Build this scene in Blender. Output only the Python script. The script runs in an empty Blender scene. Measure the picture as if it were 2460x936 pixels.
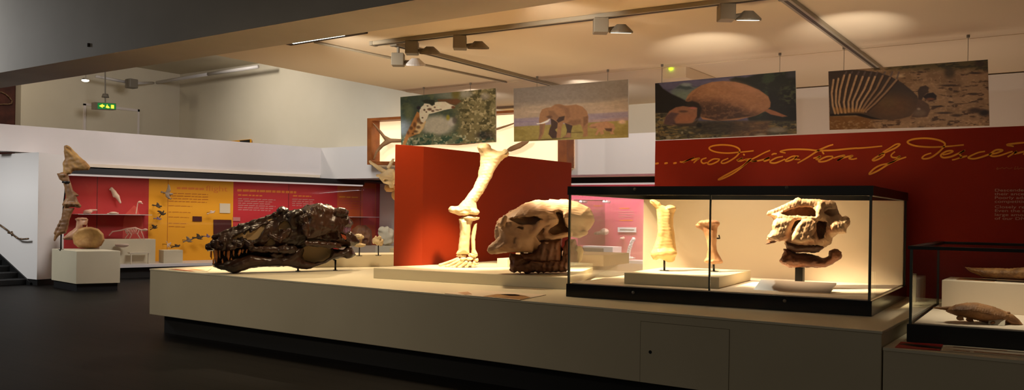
import bpy, math, random
import numpy as np
from mathutils import Vector, Matrix

# ------------------------------------------------------------------ camera, world, lights, exposure
scene = bpy.context.scene
COL = scene.collection
F, YAW, ROLL, SH, ZC = 2015.9, .6039, .01504, 45.94, 1.55
_cy, _sy, _cr, _sr = math.cos(YAW), math.sin(YAW), math.cos(ROLL), math.sin(ROLL)
FW = np.array([-_sy, _cy, 0.]); _r0 = np.array([_cy, _sy, 0.]); _u0 = np.array([0, 0, 1.])
RT = _r0 * _cr + _u0 * _sr; UP = _u0 * _cr - _r0 * _sr
CAM = np.array([0., 0., ZC])

def ray(x, y): return FW + RT * (x - 1230) / F - UP * (y - 468 - SH) / F
def P(x, y, X=None, Y=None, Z=None):
    """point where the sight line of a photograph pixel meets a plane of the room"""
    d = ray(x, y)
    i, v = (0, X) if X is not None else ((1, Y) if Y is not None else (2, Z))
    return CAM + d * ((v - CAM[i]) / d[i])

cd = bpy.data.cameras.new('camera'); cam = bpy.data.objects.new('camera', cd); COL.objects.link(cam)
M = Matrix.Identity(4)
for i in range(3):
    M[i][0], M[i][1], M[i][2], M[i][3] = RT[i], UP[i], -FW[i], CAM[i]
cam.matrix_world = M
cd.sensor_width = 36; cd.lens = F / 2460 * 36; cd.shift_y = SH / 2460; cd.clip_end = 200
scene.camera = cam

w = bpy.data.worlds.new('world'); scene.world = w; w.use_nodes = True
w.node_tree.nodes['Background'].inputs[0].default_value = (1, .88, .74, 1)
w.node_tree.nodes['Background'].inputs[1].default_value = .055

scene.view_settings.view_transform = 'Standard'; scene.view_settings.look = 'None'
scene.view_settings.gamma = 1; scene.view_settings.use_curve_mapping = False
scene.view_settings.exposure = 0.0

WARM = (1, .76, .47); WARM2 = (1, .85, .66); COOL = (1, .95, .93)
def aim(o, to): o.rotation_euler = (Vector(to) - o.location).to_track_quat('-Z', 'Y').to_euler()
def area(loc, to, size, energy, col, sy=None):
    l = bpy.data.lights.new('area_light', 'AREA'); l.energy = energy; l.color = col; l.size = size
    if sy: l.shape = 'RECTANGLE'; l.size_y = sy
    o = bpy.data.objects.new('area_light', l); COL.objects.link(o); o.location = loc; aim(o, to); return o
def spot(loc, to, deg, energy, col=WARM, blend=.6, rad=.05):
    l = bpy.data.lights.new('spot_light', 'SPOT'); l.energy = energy; l.color = col
    l.spot_size = math.radians(deg); l.spot_blend = blend; l.shadow_soft_size = rad
    o = bpy.data.objects.new('spot_light', l); COL.objects.link(o); o.location = loc; aim(o, to); return o
def point(loc, energy, col=WARM, rad=.08):
    l = bpy.data.lights.new('point_light', 'POINT'); l.energy = energy; l.color = col; l.shadow_soft_size = rad
    o = bpy.data.objects.new('point_light', l); COL.objects.link(o); o.location = loc; return o

area((-11.6, 10.2, 5.6), (-17.6, 11.4, 2.6), 2.2, 370, (1, .96, .95))         # daylight in the tall gallery
area((-17.6, 3.6, 4.6), (-18.4, 8.4, 1.5), 1.6, 255, (.96, .98, 1))           # unseen lamp added to brighten the stair wall
spot((-10.0, .8, 3.4), (-7.8, 6.1, .2), 70, 260, WARM2, 1.0, .3)             # unseen lamps added to lift the platform front and beam
area((-3, -3.5, 4.0), (-4.0, 5.5, .6), 4.0, 24, WARM2)
spot((-18.9, 12.2, 5.5), (-19.0, 16.0, 3.9), 105, 420, (1, .92, .82), 1.0, .2)        # wall washers in the tall gallery
spot((-22.0, 9.5, 5.5), (-24, 13.0, 3.6), 90, 120, WARM2, 1.0, .2)
spot((-9.6, 12.5, 3.7), (-11.0, 15.4, 2.9), 100, 150, COOL, 1.0, .2)          # hidden spots added to whiten the back bulkhead
spot((-7.4, 12.5, 3.7), (-7.6, 15.4, 2.9), 100, 190, COOL, 1.0, .2)
spot((-13.5, 12.6, 5.5), (-15.8, 15.4, 2.9), 70, 200, (.90, .96, 1), 1.0, .2)
spot((-4.9, 6.98, 3.5), (-6.1, 7.9, 1.05), 29, 1250, WARM, .55, .12)             # leg bones
spot((-5.5, 7.6, 3.75), (-4.7, 8.05, 1.62), 36, 3300, WARM, .9, .06)          # elephant skull top
spot((-6.4, 6.98, 3.5), (-6.2, 7.3, .8), 120, 330, WARM, 1.0, .2)             # unseen spots added to brighten the platform top
spot((-8.9, 6.98, 3.5), (-9.1, 6.7, .8), 100, 130, WARM, 1.0, .2)
spot((-9.2, 9.8, 3.8), (-8.4, 7.1, 1.1), 40, 420, WARM, .8)                   # dark skull from behind
spot((-10.3, 6.05, 3.5), (-9.0, 6.8, 1.0), 30, 650, WARM, .8)                   # snout of the dark skull
spot((-7.9, 10.2, 3.8), (-8.2, 9.0, .95), 40, 500, WARM, .8)                  # small fossils
spot((-4.1, 6.05, 3.5), (-3.25, 7.5, 1.25), 24, 2000, WARM, .7)                 # large glass case
spot((-3.25, 6.2, 3.5), (-2.25, 7.65, 1.4), 24, 2300, WARM, .7)
spot((-3.1, 8.3, 3.6), (-2.7, 8.1, 1.0), 62, 250, WARM2, 1.0)
spot((-3.75, 9.5, 2.5), (-4.34, 10.94, 3.9), 46, 150, (1, .9, .78), 1.0, .02)  # unseen spots standing in for light off the case roof
spot((-1.95, 9.4, 2.5), (-2.45, 10.74, 3.9), 46, 130, (1, .9, .78), 1.0, .02)
spot((-.5, 7.0, 3.5), (-.5, 7.2, .8), 40, 260, WARM2, 1.0)                    # low glass case
for sx, pw in ((-8.2, 200), (-4.9, 130), (-2.2, 60)): spot((sx, 6.98, 3.5), (sx - .7, 12, 3.2), 64, pw, (1, .93, .84), .8)   # hanging pictures
area((-17.35, 12.9, 2.2), (-17.75, 13.0, 0), .3, 30, WARM2, 6.5).rotation_euler = (0, math.radians(8), math.radians(-15.4))   # strip lamps in the long showcase
area((-8.0, 17.25, 2.25), (-8.0, 17.3, 0), 7.0, 190, (1, .88, .86), .4)       # strip lamps in the back showcase
area((-9.0, 10.3, 1.0), (-9.0, 10.3, 9), 6.0, 28, (1, .80, .56), 3.0).data.spread = math.radians(95)         # unseen uplight added as bounce off the platform, warming the ceiling
area((-3.2, 13.0, 1.0), (-3.2, 13.0, 9), 5.0, 55, (1, .76, .58), 4.0)  # second added uplight, tinting the far ceiling
# ------------------------------------------------------------------ materials
def lin(c): return tuple((x / 12.92 if x <= .04045 else ((x + .055) / 1.055) ** 2.4) for x in (c[0] / 255, c[1] / 255, c[2] / 255))
def mat(name, rgb, rough=.6, metal=0., noise=None, nscale=6., bump=0., bscale=30., spec=.4, emit=None, estr=1.):
    m = bpy.data.materials.new(name); m.use_nodes = True
    nt = m.node_tree; b = nt.nodes['Principled BSDF']
    c = (*lin(rgb), 1)
    b.inputs['Base Color'].default_value = c; b.inputs['Roughness'].default_value = rough
    b.inputs['Metallic'].default_value = metal; b.inputs['Specular IOR Level'].default_value = spec
    tc = nt.nodes.new('ShaderNodeTexCoord')
    if noise:
        n = nt.nodes.new('ShaderNodeTexNoise'); n.inputs['Scale'].default_value = nscale; n.inputs['Detail'].default_value = 5
        nt.links.new(tc.outputs['Object'], n.inputs['Vector'])
        r = nt.nodes.new('ShaderNodeValToRGB'); r.color_ramp.elements[0].position = .35; r.color_ramp.elements[1].position = .68
        r.color_ramp.elements[0].color = c; r.color_ramp.elements[1].color = (*lin(noise), 1)
        nt.links.new(n.outputs['Fac'], r.inputs['Fac']); nt.links.new(r.outputs['Color'], b.inputs['Base Color'])
    if bump:
        n2 = nt.nodes.new('ShaderNodeTexNoise'); n2.inputs['Scale'].default_value = bscale; n2.inputs['Detail'].default_value = 4
        nt.links.new(tc.outputs['Object'], n2.inputs['Vector'])
        bp = nt.nodes.new('ShaderNodeBump'); bp.inputs['Strength'].default_value = bump; bp.inputs['Distance'].default_value = .02
        nt.links.new(n2.outputs['Fac'], bp.inputs['Height']); nt.links.new(bp.outputs['Normal'], b.inputs['Normal'])
    if emit:
        b.inputs['Emission Color'].default_value = (*lin(emit), 1); b.inputs['Emission Strength'].default_value = estr
    return m
def glass_mat(name, tint=(.95, .97, .96), refl=.9):
    m = bpy.data.materials.new(name); m.use_nodes = True; nt = m.node_tree
    for n in list(nt.nodes): nt.nodes.remove(n)
    out = nt.nodes.new('ShaderNodeOutputMaterial'); mix = nt.nodes.new('ShaderNodeMixShader')
    tr = nt.nodes.new('ShaderNodeBsdfTransparent'); gl = nt.nodes.new('ShaderNodeBsdfGlossy'); fr = nt.nodes.new('ShaderNodeFresnel')
    tr.inputs[0].default_value = (*tint, 1); gl.inputs['Roughness'].default_value = .02; fr.inputs[0].default_value = 1.35
    mu = nt.nodes.new('ShaderNodeMath'); mu.operation = 'MULTIPLY'; mu.inputs[1].default_value = refl
    nt.links.new(fr.outputs[0], mu.inputs[0]); nt.links.new(mu.outputs[0], mix.inputs[0])
    nt.links.new(tr.outputs[0], mix.inputs[1]); nt.links.new(gl.outputs[0], mix.inputs[2]); nt.links.new(mix.outputs[0], out.inputs[0])
    return m
def print_mat(name, gain=1., rough=.45):
    m = bpy.data.materials.new(name); m.use_nodes = True; nt = m.node_tree; b = nt.nodes['Principled BSDF']
    a = nt.nodes.new('ShaderNodeAttribute'); a.attribute_name = 'Col'
    nt.links.new(a.outputs['Color'], b.inputs['Base Color']); b.inputs['Roughness'].default_value = rough; b.inputs['Specular IOR Level'].default_value = .25
    return m
def plank_mat(name):
    m = mat(name, (46, 40, 36), .5, noise=(30, 26, 23), nscale=2.5, spec=.06)
    nt = m.node_tree; b = nt.nodes['Principled BSDF']
    tc = nt.nodes.new('ShaderNodeTexCoord'); mp = nt.nodes.new('ShaderNodeMapping')
    br = nt.nodes.new('ShaderNodeTexBrick'); br.inputs['Scale'].default_value = 1.0; br.inputs['Brick Width'].default_value = 2.4; br.inputs['Row Height'].default_value = .22
    br.inputs['Mortar Size'].default_value = .006; br.inputs['Color1'].default_value = (.011, .009, .0075, 1); br.inputs['Color2'].default_value = (.008, .0065, .0055, 1); br.inputs['Mortar'].default_value = (.003, .0025, .002, 1)
    nt.links.new(tc.outputs['Object'], mp.inputs[0]); nt.links.new(mp.outputs[0], br.inputs['Vector']); nt.links.new(br.outputs['Color'], b.inputs['Base Color'])
    return m

MT = dict(
    floor=plank_mat('dark_floorboards'),
    white=mat('white_paint', (226, 220, 214), .7), whiteb=mat('white_paint_pinkish', (226, 216, 211), .7, noise=(218, 209, 203), nscale=.8),
    void=mat('cream_wall_paint', (214, 204, 182), .75, noise=(206, 196, 173), nscale=.6),
    ceil=mat('ceiling_paint', (226, 205, 174), .8), beam=mat('beam_paint', (190, 181, 168), .7, noise=(180, 171, 158), nscale=1.2),
    brick=mat('dark_brick', (92, 50, 38), .8, noise=(60, 32, 26), nscale=3),
    plat=mat('platform_paint', (205, 193, 164), .55, noise=(199, 187, 158), nscale=1.5), kick=mat('black_plinth', (22, 21, 20), .6),
    top=mat('platform_top_paint', (216, 206, 178), .5), black=mat('black_metal', (20, 20, 19), .4), blackgloss=mat('black_gloss', (16, 17, 17), .18),
    orange=mat('orange_paint', (128, 36, 3), .6, spec=.2), red=mat('dark_red_paint', (138, 30, 9), .6, spec=.2),
    gold=mat('gold_lettering', (228, 150, 34), .5), text=mat('pale_text', (190, 150, 130), .6), dimtext=mat('dim_orange_text', (150, 70, 16), .6),
    cream=mat('cream_board', (232, 214, 190), .65), post=mat('glass_edge', (70, 78, 72), .25), grey=mat('grey_metal', (120, 112, 100), .45),
    track=mat('track_grey', (150, 138, 116), .45), trackd=mat('track_slot', (58, 46, 32), .6), lampw=mat('lamp_housing', (128, 118, 100), .5),
    steel=mat('steel_mount', (52, 50, 48), .4, .6), bone=mat('cream_bone', (222, 203, 165), .5, noise=(205, 180, 135), nscale=5, bump=.25, bscale=14),
    bonegold=mat('golden_bone', (222, 186, 128), .5, noise=(204, 160, 100), nscale=3, bump=.12, bscale=12),
    bonered=mat('reddish_bone', (196, 150, 112), .5, noise=(150, 98, 66), nscale=5, bump=.35, bscale=18),
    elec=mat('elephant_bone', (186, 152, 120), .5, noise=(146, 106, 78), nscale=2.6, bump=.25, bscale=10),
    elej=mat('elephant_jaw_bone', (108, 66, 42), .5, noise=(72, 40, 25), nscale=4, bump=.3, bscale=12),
    trex=mat('dark_fossil', (64, 41, 29), .33, noise=(24, 15, 11), nscale=2.2, bump=.4, bscale=10, spec=.4),
    gapline=mat('joint_line', (122, 110, 86), .7), trexd=mat('jaw_gap_black', (26, 17, 13), .6), trexw=mat('worn_fossil', (120, 82, 54), .36, noise=(60, 36, 24), nscale=5, bump=.5, bscale=14, spec=.6),
    tooth=mat('amber_tooth', (176, 112, 60), .35), infill=mat('beige_infill', (204, 174, 128), .7),
    limb=mat('brown_fossil', (150, 108, 66), .5, noise=(104, 68, 42), nscale=5, bump=.3, bscale=16), 
    vert=mat('ochre_fossil', (190, 146, 84), .55, noise=(150, 104, 56), nscale=5, bump=.4, bscale=18),
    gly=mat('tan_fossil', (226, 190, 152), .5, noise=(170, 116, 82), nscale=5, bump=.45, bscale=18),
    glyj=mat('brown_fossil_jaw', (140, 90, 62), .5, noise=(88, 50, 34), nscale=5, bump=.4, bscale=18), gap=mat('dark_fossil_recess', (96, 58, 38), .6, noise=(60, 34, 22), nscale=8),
    dillo=mat('armadillo_plates', (176, 126, 80), .6, noise=(118, 78, 46), nscale=9, bump=.35, bscale=60), scute=mat('carapace_bone', (176, 128, 74), .55, noise=(104, 66, 36), nscale=14, bump=1., bscale=26),
    sred=mat('showcase_red', (170, 36, 34), .6), syel=mat('showcase_yellow', (226, 156, 22), .6), scrim=mat('showcase_crimson', (186, 40, 48), .6), sora=mat('showcase_orange', (196, 88, 34), .6), spink=mat('showcase_pink', (196, 92, 108), .6),
    sredl=mat('showcase_red_light', (192, 70, 58), .6), lineo=mat('orange_print', (214, 120, 40), .6), linew=mat('pale_print', (190, 120, 116), .6), liney=mat('brown_print', (170, 92, 12), .6),
    card=mat('pale_card', (206, 192, 166), .6), dkpic=mat('dark_print', (70, 22, 18), .5), wood=mat('oak_frame', (150, 84, 34), .5, noise=(122, 64, 24), nscale=4),
    fishback=mat('glow_backing', (255, 232, 190), .7, emit=(255, 226, 176), estr=.85), fish=mat('mounted_fish_skin', (170, 130, 88), .55, noise=(140, 100, 64), nscale=2),
    feather=mat('dark_feather', (70, 56, 40), .7), feather2=mat('grey_feather', (120, 104, 90), .7), violet=mat('violet_feather', (120, 96, 120), .6), shell=mat('pale_specimen', (206, 180, 160), .6, bump=.3), pinkbone=mat('pale_pink_bone', (214, 170, 150), .6),
    led=mat('lamp_lens_lit', (255, 255, 255), .5, emit=(255, 246, 224), estr=3.), tube=mat('fluorescent_tube', (255, 255, 255), .5, emit=(238, 255, 240), estr=4.), lens=mat('lamp_lens_off', (190, 170, 140), .3),
    greenled=mat('green_indicator', (160, 255, 30), .5, emit=(190, 255, 40), estr=3.), exitg=mat('exit_green', (10, 110, 50), .5, emit=(10, 120, 55), estr=.7), exity=mat('exit_yellow', (240, 230, 60), .5, emit=(240, 225, 70), estr=1.),
    glass=glass_mat('case_glass', (.96, .975, .97), .35), glassd=glass_mat('showcase_glass', (.96, .96, .96), .5), acry=glass_mat('acrylic', (.86, .84, .84), 1.4), plate=mat('label_plate', (128, 114, 106), .35),
    cable=mat('pale_cable', (120, 92, 66), .6), trim=mat('dark_trim', (26, 24, 22), .45), stepm=mat('black_stair', (16, 15, 14), .55), rail=mat('bronze_rail', (96, 72, 48), .4, .4), silver=mat('silver_strip', (206, 200, 196), .35), glow=mat('showcase_light_strip', (250, 240, 235), .5, emit=(250, 236, 226), estr=.4),
)

# ------------------------------------------------------------------ mesh helpers
class MB:
    def __init__(s): s.v = []; s.f = []
    def add(s, v, f):
        n = len(s.v); s.v += [tuple(map(float, p)) for p in v]; s.f += [tuple(i + n for i in q) for q in f]; return s
    def hexa(s, b, t):                     # bottom quad (ccw from above), top quad
        return s.add(list(b) + list(t), [(3, 2, 1, 0), (4, 5, 6, 7), (0, 1, 5, 4), (1, 2, 6, 5), (2, 3, 7, 6), (3, 0, 4, 7)])
    def box(s, a, b):
        x0, y0, z0 = a; x1, y1, z1 = b
        return s.hexa([(x0, y0, z0), (x1, y0, z0), (x1, y1, z0), (x0, y1, z0)], [(x0, y0, z1), (x1, y0, z1), (x1, y1, z1), (x0, y1, z1)])
    def prism(s, poly, z0, z1):
        n = len(poly); v = [(x, y, z0) for x, y in poly] + [(x, y, z1) for x, y in poly]
        return s.add(v, [tuple(range(n - 1, -1, -1)), tuple(range(n, 2 * n))] + [(i, (i + 1) % n, n + (i + 1) % n, n + i) for i in range(n)])
    def slab(s, pts, off):                 # polygon in space thickened by the vector off
        n = len(pts); v = [tuple(p) for p in pts] + [tuple(np.array(p, float) + np.array(off, float)) for p in pts]
        return s.add(v, [tuple(range(n - 1, -1, -1)), tuple(range(n, 2 * n))] + [(i, (i + 1) % n, n + (i + 1) % n, n + i) for i in range(n)])
    def cyl(s, a, b, r0, r1=None, n=14):
        r1 = r0 if r1 is None else r1
        a = np.array(a, float); b = np.array(b, float); d = b - a; d = d / np.linalg.norm(d)
        h = np.array([1., 0, 0]) if abs(d[0]) < .8 else np.array([0, 1., 0])
        e1 = np.cross(d, h); e1 /= np.linalg.norm(e1); e2 = np.cross(d, e1)
        v = []
        for c, r in ((a, r0), (b, r1)):
            for k in range(n):
                t = 2 * math.pi * k / n; v.append(c + r * (math.cos(t) * e1 + math.sin(t) * e2))
        return s.add(v, [tuple(range(n)), tuple(range(2 * n - 1, n - 1, -1))] + [(k, n + k, n + (k + 1) % n, (k + 1) % n) for k in range(n)])
    def tube(s, pts, r, n=8):
        for i in range(len(pts) - 1):
            rr = r if not hasattr(r, '__len__') else r[i]; r2 = r if not hasattr(r, '__len__') else r[i + 1]
            s.cyl(pts[i], pts[i + 1], rr, r2, n)
            if i: s.ball(pts[i], (rr,) * 3, 6, n)
        return s
    def ball(s, c, r, m=10, n=16, rz=0.):
        c = np.array(c, float); v = [(0, 0, -r[2])]; 
        for i in range(1, m):
            p = -math.pi / 2 + math.pi * i / m
            for k in range(n):
                t = 2 * math.pi * k / n; v.append((r[0] * math.cos(p) * math.cos(t), r[1] * math.cos(p) * math.sin(t), r[2] * math.sin(p)))
        v.append((0, 0, r[2]))
        ca, sa = math.cos(rz), math.sin(rz)
        v = [(c[0] + ca * x - sa * y, c[1] + sa * x + ca * y, c[2] + z) for x, y, z in v]
        f = [(0, 1 + (k + 1) % n, 1 + k) for k in range(n)]
        for i in range(m - 2):
            a = 1 + i * n; f += [(a + k, a + (k + 1) % n, a + n + (k + 1) % n, a + n + k) for k in range(n)]
        a = 1 + (m - 2) * n; f += [(a + k, a + (k + 1) % n, len(v) - 1) for k in range(n)]
        return s.add(v, f)

ORG = {}
def link(o, org):
    COL.objects.link(o); ORG[o.name] = np.array(org, float); return o
def tag(o, label=None, cat=None, group=None, kind=None):
    if label: o['label'] = label
    if cat: o['category'] = cat
    if group: o['group'] = group
    if kind: o['kind'] = kind
    return o
def thing(name, label, cat, loc, group=None):
    o = bpy.data.objects.new(name, None); o.location = loc; o.empty_display_size = .1
    link(o, loc); return tag(o, label, cat, group)
def mesh_obj(name, v, f, m, parent=None, org=None, smooth=False, bevel=0., label=None):
    if parent is not None: o0 = ORG[parent.name]
    else: o0 = np.array(org if org is not None else (0, 0, 0), float)
    vv = np.array(v, float) - o0
    me = bpy.data.meshes.new(name); me.from_pydata([tuple(p) for p in vv], [], f); me.update()
    import bmesh
    bm = bmesh.new(); bm.from_mesh(me); bmesh.ops.recalc_face_normals(bm, faces=bm.faces); bm.to_mesh(me); bm.free()
    if smooth: me.polygons.foreach_set('use_smooth', [True] * len(me.polygons))
    me.materials.append(MT[m] if isinstance(m, str) else m)
    o = bpy.data.objects.new(name, me)
    if parent is not None: o.parent = parent; link(o, o0)
    else: o.location = o0; link(o, o0)
    if bevel:
        b = o.modifiers.new('bevel', 'BEVEL'); b.width = bevel; b.segments = 2; b.limit_method = 'ANGLE'
    if label: o['label'] = label
    return o
def part(name, mb, m, parent, smooth=False, bevel=0., label=None): return mesh_obj(name, mb.v, mb.f, m, parent, None, smooth, bevel, label)
def top(name, mb, m, label, cat, org=None, group=None, smooth=False, bevel=0., kind=None):
    if org is None:
        a = np.array(mb.v); org = ((a[:, 0].min() + a[:, 0].max()) / 2, (a[:, 1].min() + a[:, 1].max()) / 2, a[:, 2].min())
    return tag(mesh_obj(name, mb.v, mb.f, m, None, org, smooth, bevel), label, cat, group, kind)
def struct(name, mb, m, label=None, bevel=0.):
    a = np.array(mb.v); org = a.mean(0)
    return tag(mesh_obj(name, mb.v, mb.f, m, None, org, False, bevel), label, None, None, 'structure')
def shift_copy(o, d, label=None, group=None, parent=None):
    c = o.copy(); COL.objects.link(c)
    if parent is None: c.location = Vector(o.location) + Vector(tuple(map(float, d)))
    else: c.parent = parent
    ORG[c.name] = ORG[o.name] + np.array(d, float)
    if label: c['label'] = label
    if group: c['group'] = group
    for ch in list(o.children): shift_copy(ch, d, None, None, c)
    return c

# ------------------------------------------------------------------ sculpting: signed fields polygonised with surface nets
def poly_sd(px, py, poly):
    poly = np.array(poly, np.float32); n = len(poly)
    d = np.full(px.shape, 1e18, np.float32); s = np.ones(px.shape, np.float32)
    for i in range(n):
        a = poly[i]; b = poly[i - 1]; e = b - a; wx = px - a[0]; wy = py - a[1]
        t = np.clip((wx * e[0] + wy * e[1]) / max(e @ e, 1e-9), 0, 1)
        bx = wx - e[0] * t; by = wy - e[1] * t
        d = np.minimum(d, bx * bx + by * by)
        c1 = py >= a[1]; c2 = py < b[1]; c3 = e[0] * wy > e[1] * wx
        s = np.where((c1 & c2 & c3) | (~c1 & ~c2 & ~c3), -s, s)
    return s * np.sqrt(d)
def smin(a, b, k):
    if k <= 0: return np.minimum(a, b)
    h = np.clip(.5 + .5 * (b - a) / k, 0, 1); return b + (a - b) * h - k * h * (1 - h)
class Sculpt:
    """field over (photo x, photo y, depth offset) cells round an anchor point; real depth and thickness"""
    def __init__(s, anchor, depth, x, y, wv, h, tilt=0., tx=0.):
        s.A = np.array(anchor, float); s.D = depth; s.h = h
        s.o = np.array([x[0], y[0], wv[0]], np.float32)
        s.n = [int((b - a) / h) + 2 for a, b in (x, y, wv)]
        s.X, s.Y, s.W = np.meshgrid(*[np.float32(o) + np.arange(n, dtype=np.float32) * np.float32(h) for o, n in zip(s.o, s.n)], indexing='ij')
        s.X2 = s.X[:, :, 0]; s.Y2 = s.Y[:, :, 0]
        s.tilt = tilt; s.tx = tx
        s.f = np.full(s.X.shape, 1e3, np.float32)
    def pil(s, poly, T, R, w0=0., k=0., bx=0., x0=0., cut=False):
        d2 = poly_sd(s.X2, s.Y2, poly)[:, :, None]
        hh = T * np.sqrt(np.maximum(0, 1 - (1 - np.clip(-d2 / R, 0, 1)) ** 2))
        f = np.maximum(d2, np.abs(s.W - (w0 + bx * (s.X - x0))) - hh)
        s.f = np.maximum(s.f, -f) if cut else smin(s.f, f, k); return s
    def ext(s, poly, wa, wb, k=0., cut=False):
        d2 = poly_sd(s.X2, s.Y2, poly)[:, :, None]
        f = np.maximum(d2, np.maximum(wa - s.W, s.W - wb))
        if cut:
            g = -f; s.f = np.maximum(s.f, g) if k <= 0 else -smin(-s.f, f, k)
        else: s.f = smin(s.f, f, k)
        return s
    def ell(s, c, r, k=2., cut=False, rot=0.):
        dx, dy, dw = s.X - c[0], s.Y - c[1], s.W - c[2]
        if rot: ca, sa = math.cos(rot), math.sin(rot); dx, dy = ca * dx + sa * dy, -sa * dx + ca * dy
        q = np.sqrt((dx / r[0]) ** 2 + (dy / r[1]) ** 2 + (dw / r[2]) ** 2) + 1e-6
        f = (q - 1) * min(r)
        if cut: s.f = -smin(-s.f, f, k) if k > 0 else np.maximum(s.f, -f)
        else: s.f = smin(s.f, f, k)
        return s
    def cap(s, a, b, ra, rb, k=2., ws=1., cut=False):
        a = np.array(a, np.float32); b = np.array(b, np.float32); e = b - a
        dx, dy, dw = s.X - a[0], s.Y - a[1], s.W - a[2]
        t = np.clip((dx * e[0] + dy * e[1] + dw * e[2]) / max(float(e @ e), 1e-6), 0, 1)
        f = np.sqrt((dx - e[0] * t) ** 2 + (dy - e[1] * t) ** 2 + ((dw - e[2] * t) / ws) ** 2) - (ra + (rb - ra) * t)
        if cut: s.f = -smin(-s.f, f, k) if k > 0 else np.maximum(s.f, -f)
        else: s.f = smin(s.f, f, k)
        return s
    def chain(s, pts, rs, k=2., ws=1.):
        for i in range(len(pts) - 1): s.cap(pts[i], pts[i + 1], rs[i], rs[i + 1], k, ws)
        return s
    def rough(s, amp, wl, seed=0):
        rng = np.random.RandomState(seed); g = np.zeros_like(s.f)
        for i in range(7):
            q = rng.normal(size=3); q = q / np.linalg.norm(q) * 6.283 / wl * rng.uniform(.7, 1.6)
            g += np.sin(s.X * q[0] + s.Y * q[1] + s.W * q[2] + rng.uniform(0, 6.28)).astype(np.float32)
        s.f = s.f + np.float32(amp / 2.6) * g; return s
    def mesh(s, clip_z=None):
        f = s.f.copy()
        for ax in range(3):
            sl = [slice(None)] * 3; sl[ax] = 0; f[tuple(sl)] = 1; sl[ax] = -1; f[tuple(sl)] = 1
        ins = f < 0; nx, ny, nz = f.shape
        c = [ins[i:nx - 1 + i, j:ny - 1 + j, k:nz - 1 + k] for i in (0, 1) for j in (0, 1) for k in (0, 1)]
        tot = sum(x.astype(np.int8) for x in c); act = (tot > 0) & (tot < 8)
        idx = -np.ones(act.shape, np.int64); ijk = np.argwhere(act); idx[act] = np.arange(len(ijk))
        acc = np.zeros((len(ijk), 3)); cnt = np.zeros(len(ijk))
        offs = [np.array(o) for o in [(i, j, k) for i in (0, 1) for j in (0, 1) for k in (0, 1)]]
        val = [f[tuple((ijk + o).T)] for o in offs]
        for p in range(8):
            for q in range(p + 1, 8):
                if abs(offs[p] - offs[q]).sum() != 1: continue
                m = (val[p] < 0) != (val[q] < 0)
                t = (val[p][m] / (val[p][m] - val[q][m]))[:, None]
                acc[m] += offs[p] + t * (offs[q] - offs[p]); cnt[m] += 1
        v = ijk + acc / cnt[:, None]
        faces = []
        for ax in range(3):
            a1, a2 = [(1, 2), (2, 0), (0, 1)][ax]
            lo = [slice(1, n - 1) for n in f.shape]; hi = list(lo); lo[ax] = slice(0, f.shape[ax] - 1); hi[ax] = slice(1, f.shape[ax])
            ch = np.argwhere(ins[tuple(lo)] != ins[tuple(hi)]); base = ch.copy()
            for a in range(3):
                if a != ax: base[:, a] += 1
            q = []
            for d1, d2 in ((0, 0), (1, 0), (1, 1), (0, 1)):
                b = base.copy(); b[:, a1] -= 1 - d1; b[:, a2] -= 1 - d2; q.append(idx[tuple(b.T)])
            q = np.stack(q, 1); fl = ins[tuple(base.T)]
            q[~fl] = q[~fl][:, ::-1]; faces.append(q)
        faces = np.concatenate(faces); faces = faces[(faces >= 0).all(1)]
        g = s.o + v * s.h
        sc = s.D + (g[:, 2] + s.tilt * (g[:, 0] - s.tx)) * s.D / F
        wpt = CAM + (FW[None] + RT[None] * ((g[:, 0] - 1230) / F)[:, None] - UP[None] * ((g[:, 1] - 468 - SH) / F)[:, None]) * sc[:, None]
        if clip_z is not None: wpt[:, 2] = np.maximum(wpt[:, 2], clip_z)
        return wpt, [tuple(int(i) for i in r) for r in faces]
    def build(s, name, m, parent=None, org=None, clip_z=None, label=None):
        v, fc = s.mesh(clip_z); return mesh_obj(name, v, fc, m, parent, org, True, 0., label)
    def pt(s, x, y, wv=0.):
        return CAM + ray(x, y) * (s.D + (wv + s.tilt * (x - s.tx)) * s.D / F)
def zz(pts, ox, oy, sc): return [(ox + x / sc, oy + y / sc) for x, y in pts]
def dep(p): return float((np.array(p) - CAM) @ FW)

# ================================================================== the setting
def qbox(p, q): return MB().box(p, q)
struct('floor', qbox((-30, -6, -.1), (5, 18.6, 0)), 'floor')
struct('ceiling', MB().box((-11.0, 6.9, 3.9), (4.5, 18.6, 4.1)), 'ceil')
struct('trim_5', qbox((-11.0, 12.22, 3.892), (4.5, 12.40, 3.899)), 'ceil', 'shallow joint strip across the ceiling behind the hanging pictures')
struct('ceiling_gallery', qbox((-26, 6.0, 5.85), (-11.0, 17, 6.0)), 'void', 'high cream ceiling of the tall gallery at left')
struct('trim_1', MB().box((-30, 6.12, 3.6), (4.5, 6.92, 6.2)), 'beam', 'deep grey painted beam crossing the top left of the hall')
struct('wall_left', qbox((-24.3, 11.18, 0), (-24.0, 16.0, 6)), 'void')
struct('wall_brick', qbox((-25.0, 5.0, 0), (-24.35, 11.3, 6)), 'brick', 'dark brick wall end beyond the cream gallery wall')
struct('wall_back', MB().box((-24.3, 16.0, 3.0), (4.5, 16.3, 6)).box((-24.3, 18.2, 0), (4.5, 18.5, 3.0)), 'void')
struct('wall_far_right', qbox((4.5, 5, 0), (4.8, 18.5, 6)), 'void')
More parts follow.
